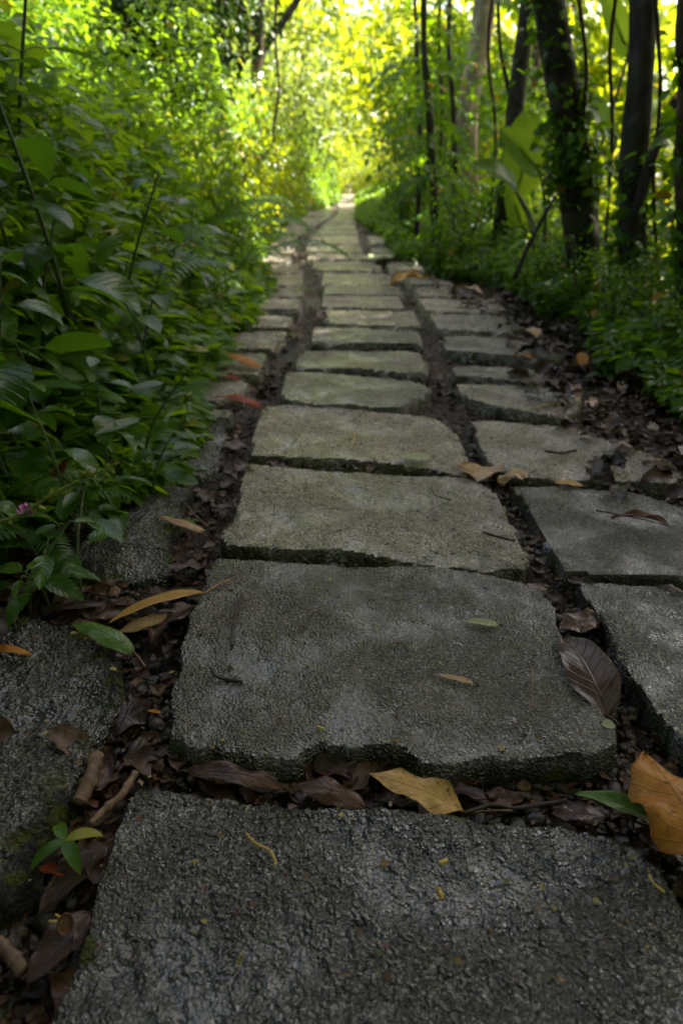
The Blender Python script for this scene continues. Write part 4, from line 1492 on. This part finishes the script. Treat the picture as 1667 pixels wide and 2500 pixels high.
IV, IF = ico()
rs = np.random.RandomState(51)
n = 3400
px_, py_ = gap_points(rs, n, 0.30, 1.7, 0.002, 0.12)
dens = fbm(px_ * 6, py_ * 6, 77, 2) > -0.22
px_, py_ = px_[dens], py_[dens]
n = len(px_)
sz = np.exp(rs.normal(math.log(0.0052), 0.42, n)).clip(0.002, 0.012)
parts = []
tv = [IV * (1 + 0.35 * fbm(IV[:, :1] * 1.6 + s * 9, IV[:, 1:2] * 1.6 + IV[:, 2:] * 1.3, s, 2)) for s in range(6)]
kk = rs.randint(0, 6, n)
for s in range(6):
    m = kk == s
    k = m.sum()
    Pm = np.stack([px_[m], py_[m], ground(px_[m], py_[m]) + sz[m] * 0.45 + 0.003], -1)
    Dm = nrm(rs.normal(0, 1, (k, 3)) * [1, 1, 0.2])
    tpl = (tv[s] * [1.25, 0.95, 0.6], IF, np.zeros((len(IV), 2)))
    parts.append(scatter(tpl, Pm, Dm, nrm(rs.normal(0, 0.3, (k, 3)) + [0, 0, 1]), sz[m], rs.rand(k)))
o = link('gravel', leaf_mesh('gravel', parts), M['pebble'])
tag(o, 'small dark pebbles lying in the gaps between the slabs', 'gravel', kind='stuff')

T_CRUMB = []
for s in range(5):
    r2 = np.random.RandomState(900 + s)
    V, Q, UV = leaf_tpl(3, r2.uniform(0.3, 0.8), 0.2, r2.uniform(-0.3, 0.6), 0.4, 0.3)
    V = V + r2.normal(0, 0.06, V.shape)
    T_CRUMB.append((V, Q, UV))


def crumbs(name, n, seed, y0, y1, smin, smax, mat, lab, over=0.0, extra=0.4, tp=T_CRUMB, lift=0.004, flat=0.28):
    rs = np.random.RandomState(seed)
    x, y = gap_points(rs, n, y0, y1, over, extra)
    k = fbm(x * 5, y * 5, seed, 3) > -0.30
    x, y = x[k], y[k]
    n = len(x)
    z = ground(x, y) + lift * (0.3 + rs.rand(n)) + 0.004
    az = rs.uniform(0, 6.28, n)
    Dm = nrm(np.stack([np.cos(az), np.sin(az), rs.normal(0, 0.22, n)], -1))
    N = nrm(rs.normal(0, flat, (n, 3)) + [0, 0, 1])
    S = np.exp(rs.uniform(math.log(smin), math.log(smax), n))
    o = link(name, leaf_mesh(name, pick_scatter(tp, rs, np.stack([x, y, z], -1), Dm, N, S, rs.rand(n))), M[mat])
    tag(o, lab, 'leaf litter', kind='stuff')


crumbs('leaf_litter', 6500, 52, 0.30, 2.0, 0.006, 0.024, 'crumb', 'brown crumbs of rotting leaf and bark in the gaps between the near slabs', 0.004, 0.25, lift=0.010)
crumbs('leaf_litter', 5200, 53, 1.6, 9.0, 0.012, 0.045, 'crumb', 'brown leaf crumbs in the gaps and margins of the farther path', 0.006, 0.45, lift=0.012)
T_LIT = []
for s in range(5):
    V, F, A, _ = leaf_between((0, 0, 0), (1, 0, 0), 0.45 + 0.04 * s, (0, 0, 1), 0.06, 0.25, 0.20, 0.1, 40 + s, 8, 2, ragged=0.3)
    T_LIT.append((V, F, A[:, :2]))
crumbs('leaf_litter', 420, 54, 0.34, 1.5, 0.030, 0.062, 'litter', 'small rotting brown leaves lying in the gaps between the near slabs', -0.012, 0.15, T_LIT, 0.012, 0.18)


def litter_zone(n, seed, lab, y0, y1, d0, d1, side, smin, smax):
    rs = np.random.RandomState(seed)
    y = rs.uniform(y0, y1, n)
    edge = xr(y) if side > 0 else xl(y)
    x = edge + side * (d0 + (d1 - d0) * rs.rand(n))
    z = np.maximum(surf_z(x, y), ground(x, y)) + 0.004 + 0.018 * rs.rand(n)
    az = rs.uniform(0, 6.28, n)
    Dm = nrm(np.stack([np.cos(az), np.sin(az), rs.normal(0, 0.25, n)], -1))
    o = link('leaf_litter', leaf_mesh('leaf_litter', pick_scatter(T_LIT, rs, np.stack([x, y, z], -1), Dm, nrm(rs.normal(0, 0.35, (n, 3)) + [0, 0, 1]), rs.uniform(smin, smax, n), rs.rand(n))), M['litter'])
    tag(o, lab, 'leaf litter', kind='stuff')


litter_zone(420, 55, 'curled brown dead leaves banked along the right edge of the path', 1.25, 4.2, -0.16, 0.34, 1, 0.035, 0.085)
litter_zone(260, 56, 'dark dead leaves under the plants of the left bank', 0.55, 1.9, -0.05, 0.30, -1, 0.04, 0.09)

# ------------------------------------------------------------------ single fallen leaves
M['d_gold'] = mat_dead('gold_dead_leaf', (0.44, 0.24, 0.055), (0.60, 0.38, 0.13), (0.08, 0.035, 0.012), 0.36, 0.95, 0.15)
M['d_orange'] = mat_dead('orange_dead_leaf', (0.34, 0.12, 0.014), (0.52, 0.24, 0.04), (0.09, 0.030, 0.010), 0.45, 1.0, 0.2, 0.18)
M['d_tan'] = mat_dead('tan_dead_leaf', (0.30, 0.17, 0.075), (0.48, 0.31, 0.16), (0.07, 0.035, 0.02), 0.33, 0.5, 0.1)
M['d_brown'] = mat_dead('brown_dead_leaf', (0.044, 0.020, 0.012), (0.100, 0.050, 0.030), (0.025, 0.014, 0.010), 0.32, 0.5, 0.04)
M['d_grey'] = mat_dead('grey_dead_leaf', (0.026, 0.013, 0.010), (0.062, 0.032, 0.024), (0.014, 0.013, 0.012), 0.30, 0.5, 0.03)
M['d_red'] = mat_dead('red_dead_leaf', (0.17, 0.022, 0.008), (0.26, 0.050, 0.014), (0.05, 0.010, 0.006), 0.45, 0.4, 0.1, 0.12)
M['d_redbrown'] = mat_dead('red_brown_dead_leaf', (0.075, 0.028, 0.016), (0.150, 0.066, 0.040), (0.030, 0.014, 0.010), 0.36, 0.6, 0.05)
M['d_green'] = mat_dead('green_fallen_leaf', (0.060, 0.130, 0.018), (0.110, 0.190, 0.040), (0.12, 0.10, 0.03), 0.30, 0.3, 0.15)
M['d_dkgreen'] = mat_dead('dark_green_fallen_leaf', (0.035, 0.085, 0.010), (0.065, 0.130, 0.018), (0.10, 0.06, 0.02), 0.26, 0.3, 0.12)
M['d_pale'] = mat_dead('pale_leaf_remnant', (0.24, 0.27, 0.12), (0.32, 0.34, 0.19), (0.14, 0.15, 0.08), 0.6, 0.4, 0.05)
# mat, base px, tip px (display), width/length, z base, z tip, arch, cup, wave, fold, stalk end px or None, label, seed
FL = [
    ('d_gold', (1068, 1868), (848, 1776), 0.36, -0.010, 0.004, 0.07, 0.22, 0.26, 0.08, (1178, 1862), 'golden tan leaf with dark spots lying in the gap below the broken front edge', 1, 0.24),
    ('d_orange', (1640, 1990), (1478, 1732), 0.62, 0.030, 0.026, 0.10, -0.25, 0.20, -0.08, (1660, 2060), 'large orange leaf cut by the right edge of the photo', 2, 0.16),
    ('d_green', (1535, 1905), (1318, 1822), 0.25, -0.004, 0.004, 0.10, 0.18, 0.10, 0.12, (1568, 1960), 'narrow green leaf pointing left beneath the large orange leaf', 3, 0.05),
    ('d_dkgreen', (1545, 1900), (1452, 1800), 0.42, 0.006, 0.014, 0.12, 0.35, 0.08, 0.2, None, 'small curled dark green leaf tucked under the large orange leaf', 4, 0.04),
    ('d_grey', (1600, 1990), (1458, 1905), 0.60, -0.006, -0.002, 0.06, 0.15, 0.22, 0.0, None, 'torn grey-brown leaf under the two green leaves at the right edge', 5, 0.30),
    ('d_grey', (1395, 1645), (1290, 1462), 0.46, -0.008, 0.006, 0.10, 0.10, 0.10, 0.12, (1422, 1668), 'big ribbed purple-brown leaf lying in the right gap', 6, 0.06),
    ('d_pale', (1380, 1658), (1412, 1672), 0.95, 0.006, 0.006, 0.05, 0.1, 0.05, 0.0, None, 'small round pale green leaf at the end of the ribbed brown leaf', 7, 0.05),
    ('d_brown', (1385, 1420), (1282, 1445), 0.50, -0.010, -0.004, 0.05, 0.1, 0.25, 0.0, None, 'flat torn brown leaf in the right gap above the ribbed one', 8, 0.35),
    ('d_brown', (430, 1772), (655, 1812), 0.26, -0.010, -0.008, 0.10, -0.2, 0.30, 0.0, None, 'long dark wavy leaf under the left half of the broken front edge', 9, 0.12),
    ('d_brown', (838, 1852), (662, 1812), 0.34, -0.006, -0.010, 0.16, -0.25, 0.22, 0.0, None, 'brown arched leaf between the long dark leaf and the golden leaf', 10, 0.10),
    ('d_brown', (1200, 1832), (1085, 1838), 0.42, -0.022, -0.020, 0.04, 0.1, 0.15, 0.0, None, 'brown leaf half hidden right of the golden leaf', 11, 0.2),
    ('d_brown', (1390, 1878), (1265, 1868), 0.45, -0.018, -0.014, 0.06, 0.1, 0.2, 0.0, None, 'flat brown torn leaf left of the narrow green leaf', 12, 0.3),
    ('d_gold', (470, 1362), (248, 1432), 0.16, 0.016, 0.006, 0.06, 0.10, 0.05, 0.5, (528, 1331), 'folded golden brown leaf with a long stalk touching the broad slab', 13, 0.04),
    ('d_tan', (385, 1408), (270, 1452), 0.42, 0.004, -0.004, 0.10, -0.3, 0.08, -0.25, None, 'glossy pale tan leaf half under the folded golden leaf', 14, 0.06),
    ('d_grey', (452, 1352), (282, 1400), 0.24, -0.002, -0.006, 0.08, -0.3, 0.10, -0.1, None, 'dark grey rolled leaf behind the folded golden leaf', 15, 0.06),
    ('d_brown', (450, 1388), (345, 1478), 0.40, -0.012, -0.012, 0.12, 0.2, 0.30, 0.1, None, 'crumpled dark brown leaf right below the folded golden leaf', 16, 0.2),
    ('d_brown', (278, 1402), (205, 1425), 0.50, -0.006, -0.008, 0.10, -0.3, 0.15, 0.0, None, 'brown leaf left of the dark grey rolled leaf', 17, 0.15),
    ('d_grey', (250, 1385), (85, 1410), 0.20, -0.010, -0.014, 0.08, -0.3, 0.10, 0.0, None, 'long dark leaf in the shadow at the left below the mossy stone', 18, 0.1),
    ('d_green', (308, 1498), (165, 1432), 0.28, 0.000, 0.008, 0.10, -0.15, 0.10, -0.05, (334, 1532), 'grey-green fallen leaf with a yellow stalk in the left gap', 19, 0.06),
    ('d_orange', (-40, 1492), (75, 1504), 0.22, 0.006, 0.004, 0.12, -0.3, 0.08, 0.0, None, 'orange-brown leaf on the rough stone at the left edge', 20, 0.06),
    ('d_grey', (318, 1600), (270, 1690), 0.80, -0.016, -0.014, 0.06, 0.1, 0.15, 0.05, None, 'dark purple leaf lying in the left gap below the pebbles', 21, 0.12),
    ('d_orange', (372, 1638), (338, 1632), 0.35, -0.002, 0.004, 0.05, 0.2, 0.05, 0.1, None, 'tiny orange petal on the dark purple leaf', 22, 0.05),
    ('d_grey', (245, 1938), (92, 2095), 0.38, -0.004, -0.010, 0.06, 0.12, 0.10, 0.12, None, 'long dark ribbed leaf in the lower left gap, upper of two', 23, 0.10),
    ('d_grey', (208, 2095), (62, 2262), 0.50, -0.004, -0.006, 0.06, 0.10, 0.10, 0.08, None, 'broad dark leaf carrying the brown seed husk, lower left', 24, 0.12),
    ('d_brown', (320, 2380), (120, 2240), 0.46, -0.012, -0.014, 0.04, 0.1, 0.10, 0.0, None, 'large flat brown leaf in the bottom left corner', 25, 0.15),
    ('d_grey', (105, 1985), (155, 1905), 0.55, -0.012, -0.008, 0.15, -0.4, 0.15, 0.0, None, 'curled grey leaf beside the small green seedling', 26, 0.1),
    ('d_red', (92, 1992), (150, 2012), 0.35, -0.004, -0.002, 0.10, 0.3, 0.2, 0.1, None, 'small bright red scrap of petal under the seedling', 27, 0.2),
    ('d_redbrown', (1535, 1208), (1402, 1190), 0.26, 0.012, 0.016, 0.10, 0.35, 0.15, 0.3, (1368, 1172), 'curled reddish brown leaf lying alone on a right-hand slab', 28, 0.15),
    ('d_tan', (1108, 1072), (1092, 1105), 0.95, -0.004, 0.004, 0.08, 0.2, 0.1, 0.0, None, 'square tan leaf standing in the right gap', 29, 0.15),
    ('d_tan', (1215, 1086), (1142, 1106), 0.45, 0.012, 0.010, 0.15, -0.3, 0.3, 0.0, (1232, 1080), 'pale tan crumpled leaf bridging the right gap', 30, 0.2),
    ('d_gold', (1340, 1116), (1270, 1108), 0.40, 0.004, 0.006, 0.06, 0.1, 0.06, 0.0, None, 'small yellow-orange leaf on the joint of two right slabs', 31, 0.08),
    ('d_brown', (1455, 1030), (1390, 1010), 0.55, 0.012, 0.020, 0.15, -0.35, 0.2, 0.0, None, 'dark curled leaf on the littered end of the pale right slab', 32, 0.15),
    ('d_orange', (600, 845), (498, 815), 0.30, 0.012, 0.030, 0.10, -0.25, 0.05, 0.0, None, 'bright orange leaf tilted on a left slab below the plants', 33, 0.05),
    ('d_red', (605, 938), (494, 914), 0.34, 0.012, 0.030, 0.12, -0.2, 0.1, 0.0, None, 'dark red leaf tilted at the end of a left slab', 34, 0.08),
    ('d_red', (555, 870), (485, 862), 0.30, 0.006, 0.012, 0.08, -0.3, 0.1, 0.0, None, 'dark red leaf between the orange leaf and the tilted red leaf', 35, 0.08),
    ('d_gold', (896, 655), (985, 642), 0.34, 0.020, 0.040, 0.10, 0.45, 0.25, 0.2, None, 'curled yellow leaf lying across the right gap in the distance', 36, 0.12),
    ('d_tan', (1040, 668), (1112, 680), 0.30, 0.010, 0.010, 0.12, 0.3, 0.2, 0.0, None, 'pale tan leaf right of the curled yellow leaf', 37, 0.1),
    ('d_tan', (1210, 755), (1238, 780), 0.55, 0.030, 0.008, 0.10, 0.2, 0.1, 0.0, None, 'upright tan leaf at the right end of a farther slab', 38, 0.08),
    ('d_orange', (1225, 822), (1172, 818), 0.35, 0.010, 0.012, 0.08, 0.2, 0.2, 0.0, None, 'orange-brown leaf on the littered right slab', 39, 0.1),
    ('d_orange', (1338, 840), (1334, 808), 0.50, 0.000, 0.030, 0.06, 0.1, 0.1, 0.0, None, 'bright orange leaf standing upright by the right plants', 40, 0.1),
    ('d_pale', (855, 598), (905, 588), 0.60, 0.014, 0.016, 0.06, 0.1, 0.1, 0.0, None, 'large pale green leaf lying flat across the far right gap', 41, 0.08),
    ('d_brown', (548, 1035), (525, 1012), 0.80, -0.012, -0.008, 0.08, 0.1, 0.15, 0.0, None, 'grey-brown leaf in the left gap beside the khaki slab', 42, 0.15),
    ('d_pale', (990, 1050), (918, 1048), 0.62, 0.009, 0.009, 0.01, 0.0, 0.02, 0.0, None, 'pale green leaf pressed flat on the khaki slab', 43, 0.25),
    ('d_pale', (1145, 1434), (1066, 1426), 0.36, 0.010, 0.010, 0.03, 0.1, 0.05, 0.0, None, 'small mouldy green leaf on the broad slab, right of its middle', 44, 0.15),
    ('d_tan', (1090, 1568), (1000, 1548), 0.20, 0.009, 0.010, 0.02, 0.05, 0.1, 0.0, None, 'thin tan leaf scrap pressed on the broad slab', 45, 0.25),
    ('d_brown', (745, 735), (728, 715), 0.8, 0.0, 0.03, 0.08, 0.2, 0.15, 0.0, None, 'reddish leaf in the left gap at the corner of a farther slab', 46, 0.1),
    ('d_brown', (1568, 1362), (1510, 1345), 0.45, 0.006, 0.004, 0.12, -0.3, 0.2, 0.0, None, 'dark glossy leaf between two slabs at the right edge', 47, 0.15),
    ('d_tan', (470, 1222), (362, 1185), 0.20, -0.002, 0.006, 0.05, -0.2, 0.1, 0.0, None, 'long grey-tan leaf beside the mossy stone, pointing down the left gap', 48, 0.08),
    ('d_brown', (375, 1100), (312, 1075), 0.45, 0.002, 0.010, 0.1, -0.3, 0.1, 0.0, None, 'ribbed dark brown leaf under the plants by the left stones', 49, 0.08),
    ('d_red', (135, 1112), (172, 1045), 0.42, 0.03, 0.10, 0.1, 0.2, 0.1, 0.0, None, 'rust-brown leaf hanging among the left plants', 50, 0.08),
]
for mt, b, tp, wl, zb, zt, ar, cu, wv, fo, stk, lab, sd_, rg in FL:
    B_, T_ = dz(*b, zb), dz(*tp, zt)
    c = (B_ + T_) / 2
    L = np.linalg.norm(T_ - B_)
    t = thing('fallen_leaf', tuple(c), lab, 'fallen leaf', 'single fallen leaves on and beside the path')
    res = 26 if L * 1.0 / c[1] > 0.05 else 14
    V, F, A, mid = leaf_between(B_ - c, T_ - c, wl * L, (0, 0, 1), ar, cu, wv * 0.9, fo, sd_, res, 5, ragged=rg)
    link('blade', leaf_mesh('blade', [(V, F, A)]), M[mt], t)
    end = (dz(*stk, zb - 0.004) - c) if stk else (B_ - c) - (T_ - B_) * 0.10 + [0, 0, -0.003]
    path_ = np.array([end, end * 0.4 + mid[0] * 0.6 + [0, 0, 0.002], mid[0], mid[2] - [0, 0, 0.0004]])
    link('stalk', tube_mesh('stalk', [tube(curve(path_, 12), np.linspace(0.0016, 0.0009, 12) * (0.6 + 4 * L), 6)]), M['d_brown'] if mt not in ('d_green', 'd_dkgreen', 'd_gold') else M['d_tan'], t)

# ------------------------------------------------------------------ twigs, roots, bark, petals
M['twig'] = mat_plain('twig_bark', (0.055, 0.032, 0.020), (0.022, 0.013, 0.010), 0.6, 120)
M['twig_tan'] = mat_plain('bare_wood', (0.20, 0.12, 0.065), (0.085, 0.048, 0.028), 0.6, 90)
M['root_yellow'] = mat_plain('yellow_rootlet', (0.52, 0.38, 0.10), (0.40, 0.27, 0.06), 0.5, 60)
TW = [([(558, 1364), (545, 1400), (536, 1440), (532, 1484)], 0.0022, 'twig', 0.010, 'thin brown twig lying upright on the left of the broad slab'),
      ([(484, 1534), (498, 1553), (528, 1562), (556, 1566)], 0.0026, 'twig', 0.010, 'short bent dark twig below the thin brown one on the broad slab'),
      ([(566, 1915), (588, 1938), (618, 1952), (632, 1978), (631, 1986)], 0.0016, 'root_yellow', 0.012, 'curved pale yellow rootlet on the wet foreground slab'),
      ([(1066, 1868), (1130, 1848), (1180, 1856), (1250, 1846), (1300, 1838)], 0.0024, 'twig', -0.004, 'reddish root running right from the golden leaf'),
      ([(225, 1735), (205, 1790), (180, 1845)], 0.0100, 'twig_tan', -0.006, 'stout stick of bare wood in the left gap'),
      ([(312, 1775), (280, 1825), (240, 1858), (205, 1895)], 0.0050, 'twig_tan', -0.004, 'slimmer brown stick right of the stout one'),
      ([(-10, 2165), (30, 2200), (52, 2232)], 0.0065, 'twig_tan', -0.004, 'stub of stick cut by the left edge near the bottom'),
      ([(1250, 1036), (1285, 1040), (1322, 1034)], 0.0036, 'twig', 0.010, 'black twig lying on the pale right slab'),
      ([(815, 992), (812, 1010), (806, 1030)], 0.0016, 'root_yellow', 0.010, 'fine yellow straw on the khaki slab'),
      ([(987, 1121), (1003, 1138), (1035, 1148)], 0.0016, 'twig', 0.010, 'fine curved twig on the speckled olive slab'),
      ([(1108, 1222), (1140, 1232), (1182, 1242)], 0.0026, 'twig', 0.010, 'flat brown strip at the right of the speckled olive slab'),
      ([(1222, 1528), (1222, 1570), (1220, 1622)], 0.0009, 'twig_tan', 0.009, 'hair-thin straw on the right of the broad slab'),
      ([(420, 1150), (450, 1185), (478, 1210)], 0.0022, 'twig_tan', 0.0, 'thin straw-coloured twig in the left gap by the mossy stone'),
      ([(1305, 922), (1258, 928), (1226, 938)], 0.0026, 'root_yellow', 0.010, 'pale curved straw on a right-hand slab farther away'),
      ([(1300, 1460), (1345, 1500), (1380, 1540)], 0.0022, 'twig_tan', -0.004, 'thin dry twig in the right gap above the ribbed leaf'),
      ([(1005, 2042), (1012, 2055), (1016, 2066)], 0.0030, 'root_yellow', 0.014, 'small yellow petal standing on the wet foreground slab'),
      ([(1008, 1984), (1018, 1979), (1026, 1976)], 0.0026, 'root_yellow', 0.013, 'tiny yellow petal farther back on the foreground slab'),
      ([(728, 1668), (735, 1672), (744, 1675)], 0.0022, 'root_yellow', 0.010, 'tiny orange petal near the front of the broad slab'),
      ([(20, 1790), (70, 1800), (120, 1815)], 0.0028, 'twig', 0.0, 'dark twig lying on the rough mossy stone at the left'),
      ([(1490, 2010), (1500, 2030), (1525, 2050)], 0.0016, 'root_yellow', 0.010, 'pale straw near the right edge of the foreground slab')]
for q, (pts, r, mt, z, lab) in enumerate(TW):
    P = curve([dz(x, y, z + (0.3 * r if k % 2 else 0)) for k, (x, y) in enumerate(pts)], 18)
    b = P[0].copy()
    nm = 'petal' if 'petal' in lab else 'straw' if 'straw ' in lab else 'root' if 'root' in lab else 'twig'
    o = link(nm, tube_mesh(nm, [tube(P - b, r * (0.75 + 0.4 * np.abs(vn(np.arange(18) * 0.7, np.zeros(18) + q, q)) + 0.25 * (np.arange(18) % 7 == 3)), 8, 0.25, q)]), M[mt], None, tuple(b))
    tag(o, lab, nm)

# brown seed husk with yellow sepals
c = dz(150, 2118, 0.016)
t = thing('seed_husk', tuple(c - [0, 0, 0.002]), 'brown cup-shaped seed husk with yellow stubs on a dark leaf', 'seed husk')
M['husk'] = mat_plain('brown_husk', (0.15, 0.07, 0.032), (0.075, 0.032, 0.016), 0.55, 160)
th = np.linspace(0, 2 * np.pi, 28, endpoint=False)
prof = [(0.0, -0.006), (0.007, -0.005), (0.0105, -0.001), (0.0118, 0.004), (0.0112, 0.0052), (0.0100, 0.0042), (0.0085, 0.0005), (0.0055, -0.0022), (0.0, -0.003)]
V = np.array([[r * np.cos(a), r * np.sin(a) * 1.2, z] for r, z in prof for a in th])
mI = len(th)
F = np.array([[i * mI + j, i * mI + (j + 1) % mI, (i + 1) * mI + (j + 1) % mI, (i + 1) * mI + j] for i in range(len(prof) - 1) for j in range(mI)])
t.scale = (0.62,) * 3
cup = link('cup', new_mesh('cup', V, F), M['husk'], t)
cup.rotation_euler = (0.75, 0.2, 0.2)
for q, (dx_, dy2) in enumerate([(-0.024, 0.002), (-0.018, 0.012)]):
    P = curve([(-0.006, 0.002, 0.0), (dx_ * 0.6, dy2 * 0.6, 0.003), (dx_, dy2, 0.002)], 10)
    link('sepal', tube_mesh('sepal', [tube(P, np.linspace(0.0022, 0.0016, 10), 8, 0.1, q)]), M['root_yellow'], t)

# seedlings in the gaps
for (px, py), sc, lab in (((165, 1990), 0.034, 'tiny bright green seedling in the lower left gap'), ((440, 1222), 0.022, 'tiny pale seedling with two leaves in the left gap by the mossy stone'),
                        ((703, 625), 0.060, 'small green weed in the far left gap, upper of two'), ((694, 690), 0.055, 'small green weed in the far left gap, lower of two'),
                        ((690, 560), 0.10, 'green weed where the left gap bends far ahead'), ((668, 795), 0.040, 'small weed at the corner of a left slab near the sunlit lip'),
                        ((1215, 1185), 0.014, 'yellowish speck of a seedling in the right gap'), ((985, 745), 0.040, 'small weed in the right gap beside the farther slabs')):
    c = dz(px, py, -0.02)
    t = thing('seedling', tuple(c), lab, 'seedling')
    rs = np.random.RandomState(px)
    k = 4
    az = np.array([0.4, 2.2, 3.9, 5.4])
    hgt = sc * 1.1
    Dm = np.stack([np.cos(az), np.sin(az), np.full(k, 0.35)], -1)
    link('foliage', leaf_mesh('foliage', pick_scatter([leaf_tpl(8, 0.36, 0.2, 0.9, 0.8, 0.5)], rs, np.tile([[0, 0, hgt]], (k, 1)), Dm, np.tile([[0, 0, 1.0]], (k, 1)), sc * rs.uniform(0.8, 1.2, k), rs.rand(k))), M['cover'], t)
    link('stem', tube_mesh('stem', [tube(curve([(0, 0, -0.015), (0.002, 0, hgt * 0.5), (0, 0, hgt)], 8), 0.0012, 6)]), M['stem_green'], t)

# out-of-focus yellow-green flower spike close to the camera at the left
pts = [dy_(-60, 1215, 0.62), dy_(40, 1185, 0.63), dy_(120, 1135, 0.64), dy_(200, 1095, 0.65), dy_(275, 1062, 0.66)]
b = pts[0].copy()
t = thing('flower_spike', tuple(b), 'blurred yellow-green flower spike with a pink bud, close at the left', 'flower')
M['spike'] = mat_plain('yellow_green_spike', (0.24, 0.26, 0.02), (0.14, 0.18, 0.02), 0.6, 60)
M['pink'] = mat_plain('pink_petal', (0.45, 0.16, 0.36), (0.32, 0.10, 0.28), 0.5, 60)
P = curve([p - b for p in pts], 30)
rs = np.random.RandomState(5)
parts = [tube(P, np.linspace(0.0024, 0.0010, 30), 7)]
link('stem', tube_mesh('stem', parts), M['spike'], t)
cal = []
for q in range(60):
    p = P[rs.randint(3, 29)]
    cal.append((p, nrm(rs.normal(0, 1, 3) + (P[-1] - P[0]) * 4)))
link('calyx', leaf_mesh('calyx', pick_scatter(T_MID, rs, np.array([a for a, _ in cal]), np.array([d for _, d in cal]), nrm(rs.normal(0, 1, (60, 3))), rs.uniform(0.007, 0.012, 60), rs.rand(60))), M['spike'], t)
pk = P[9]
link('bud', leaf_mesh('bud', pick_scatter([leaf_tpl(4, 0.8, 0.4, 0.5, 0.5, 0.4)], rs, np.tile(pk, (7, 1)), nrm(rs.normal(0, 0.5, (7, 3)) + [0, -0.2, 1]), nrm(rs.normal(0, 1, (7, 3))), np.full(7, 0.010), rs.rand(7))), M['pink'], t)
link('stalk', tube_mesh('stalk', [tube(curve([(0, 0, 0), np.array([-0.08, 0.05, -0.06]), np.array([-0.16, 0.10, gz(b[0] - 0.16, b[1] + 0.1) - b[2] - 0.02])], 14), 0.0022, 7)]), M['spike'], t)

# climbing leaves on the dark right-hand trunks
for q, nm in enumerate([o for o in bpy.data.objects if o.name.startswith(('dark_tree', 'slim_tree')) and o.parent is None and o.location.y < 6]):
    tr_ = [c for c in nm.children if c.name.startswith('trunk')][0]
    co_ = np.empty(len(tr_.data.vertices) * 3)
    tr_.data.vertices.foreach_get('co', co_)
    co_ = co_.reshape(-1, 3)
    rs = np.random.RandomState(800 + q)
    w = np.exp(-np.maximum(co_[:, 2] - 0.75, 0) * 4.0) * (co_[:, 2] < 2.6) * (fbm(co_[:, 2] * 2.5, co_[:, 0] * 6, 3 + q, 2) > -0.15)
    k = [900, 520, 380, 350][q % 4]
    c = rs.choice(len(co_), k, p=w / w.sum())
    P = co_[c] + rs.normal(0, 0.035, (k, 3)) * [1, 1, 2.0]
    az = rs.uniform(0, 6.28, k)
    Dm = np.stack([np.cos(az), np.sin(az) - 0.4, rs.normal(-0.35, 0.3, k)], -1)
    link('climber', leaf_mesh('climber', pick_scatter(T_OVATE, rs, P, Dm, nrm(rs.normal(0, 0.5, (k, 3)) + [0, -0.4, 0.8]), rs.uniform(0.035, 0.075, k), rs.rand(k))), M['shrub'], nm)['kind'] = 'stuff'
VN = [([(1420, -60), (1400, 120), (1405, 300), (1390, 560)], 3.4, 'thin vine hanging left of the upright dark trunk'),
      ([(1320, -60), (1345, 150), (1338, 330), (1360, 540)], 3.3, 'thin vine hanging close behind the thick leaning trunk'),
      ([(1500, -60), (1515, 200), (1500, 420), (1512, 650)], 2.9, 'thin brown vine hanging between the two right-hand trunks'),
      ([(1135, -60), (1120, 130), (1138, 300), (1128, 480)], 5.2, 'thin vine hanging left of the slim dark trunk'),
      ([(1012, -60), (1008, 100), (1016, 260), (1006, 400)], 6.4, 'thin vine hanging among the saplings'),
      ([(640, -60), (632, 80), (640, 200), (628, 300)], 8.5, 'thin vine hanging right of the brown trunk on the left')]
for q, (px, Y, lab) in enumerate(VN):
    P = curve([dy_(x, y, Y + 0.15 * k) for k, (x, y) in enumerate(px)], 24)
    P = np.vstack([P[0] + [0.05, 0, 2.2], P, [P[-1][0] + 0.02, P[-1][1], gz(P[-1][0], P[-1][1]) - 0.02]])
    b = P[-1].copy()
    o = link('hanging_vine', tube_mesh('hanging_vine', [tube(P - b, 0.0016 * Y + 0.003, 6, 0.2, q)]), M['bark_brown'], None, tuple(b))
    tag(o, lab, 'vine')

# tiny crumbs fallen on the slabs
rs = np.random.RandomState(61)
n = 1300
y = 0.33 * (3.2 / 0.33) ** rs.rand(n)
x = rs.uniform(-0.75, 0.9, n) * np.clip(y * 0.9, 0.5, 1)
k = in_slab(x, y, 0.012)
x, y = x[k], y[k]
n = len(x)
az = rs.uniform(0, 6.28, n)
M['speck'] = mat_rnd('speck', [(0.10, 0.05, 0.025), (0.05, 0.028, 0.018), (0.20, 0.13, 0.05), (0.30, 0.24, 0.06), (0.13, 0.06, 0.04), (0.07, 0.09, 0.02)], 0.5, 0.3, 0.3, 200)
o = link('leaf_crumbs', leaf_mesh('leaf_crumbs', pick_scatter(T_CRUMB, rs, np.stack([x, y, np.full(n, 0.009)], -1), np.stack([np.cos(az), np.sin(az), rs.normal(0, 0.12, n)], -1), nrm(rs.normal(0, 0.2, (n, 3)) + [0, 0, 1]), np.exp(rs.uniform(math.log(0.003), math.log(0.010), n)), rs.rand(n))), M['speck'])
tag(o, 'tiny leaf and straw crumbs scattered on top of the slabs', 'leaf crumbs', kind='stuff')
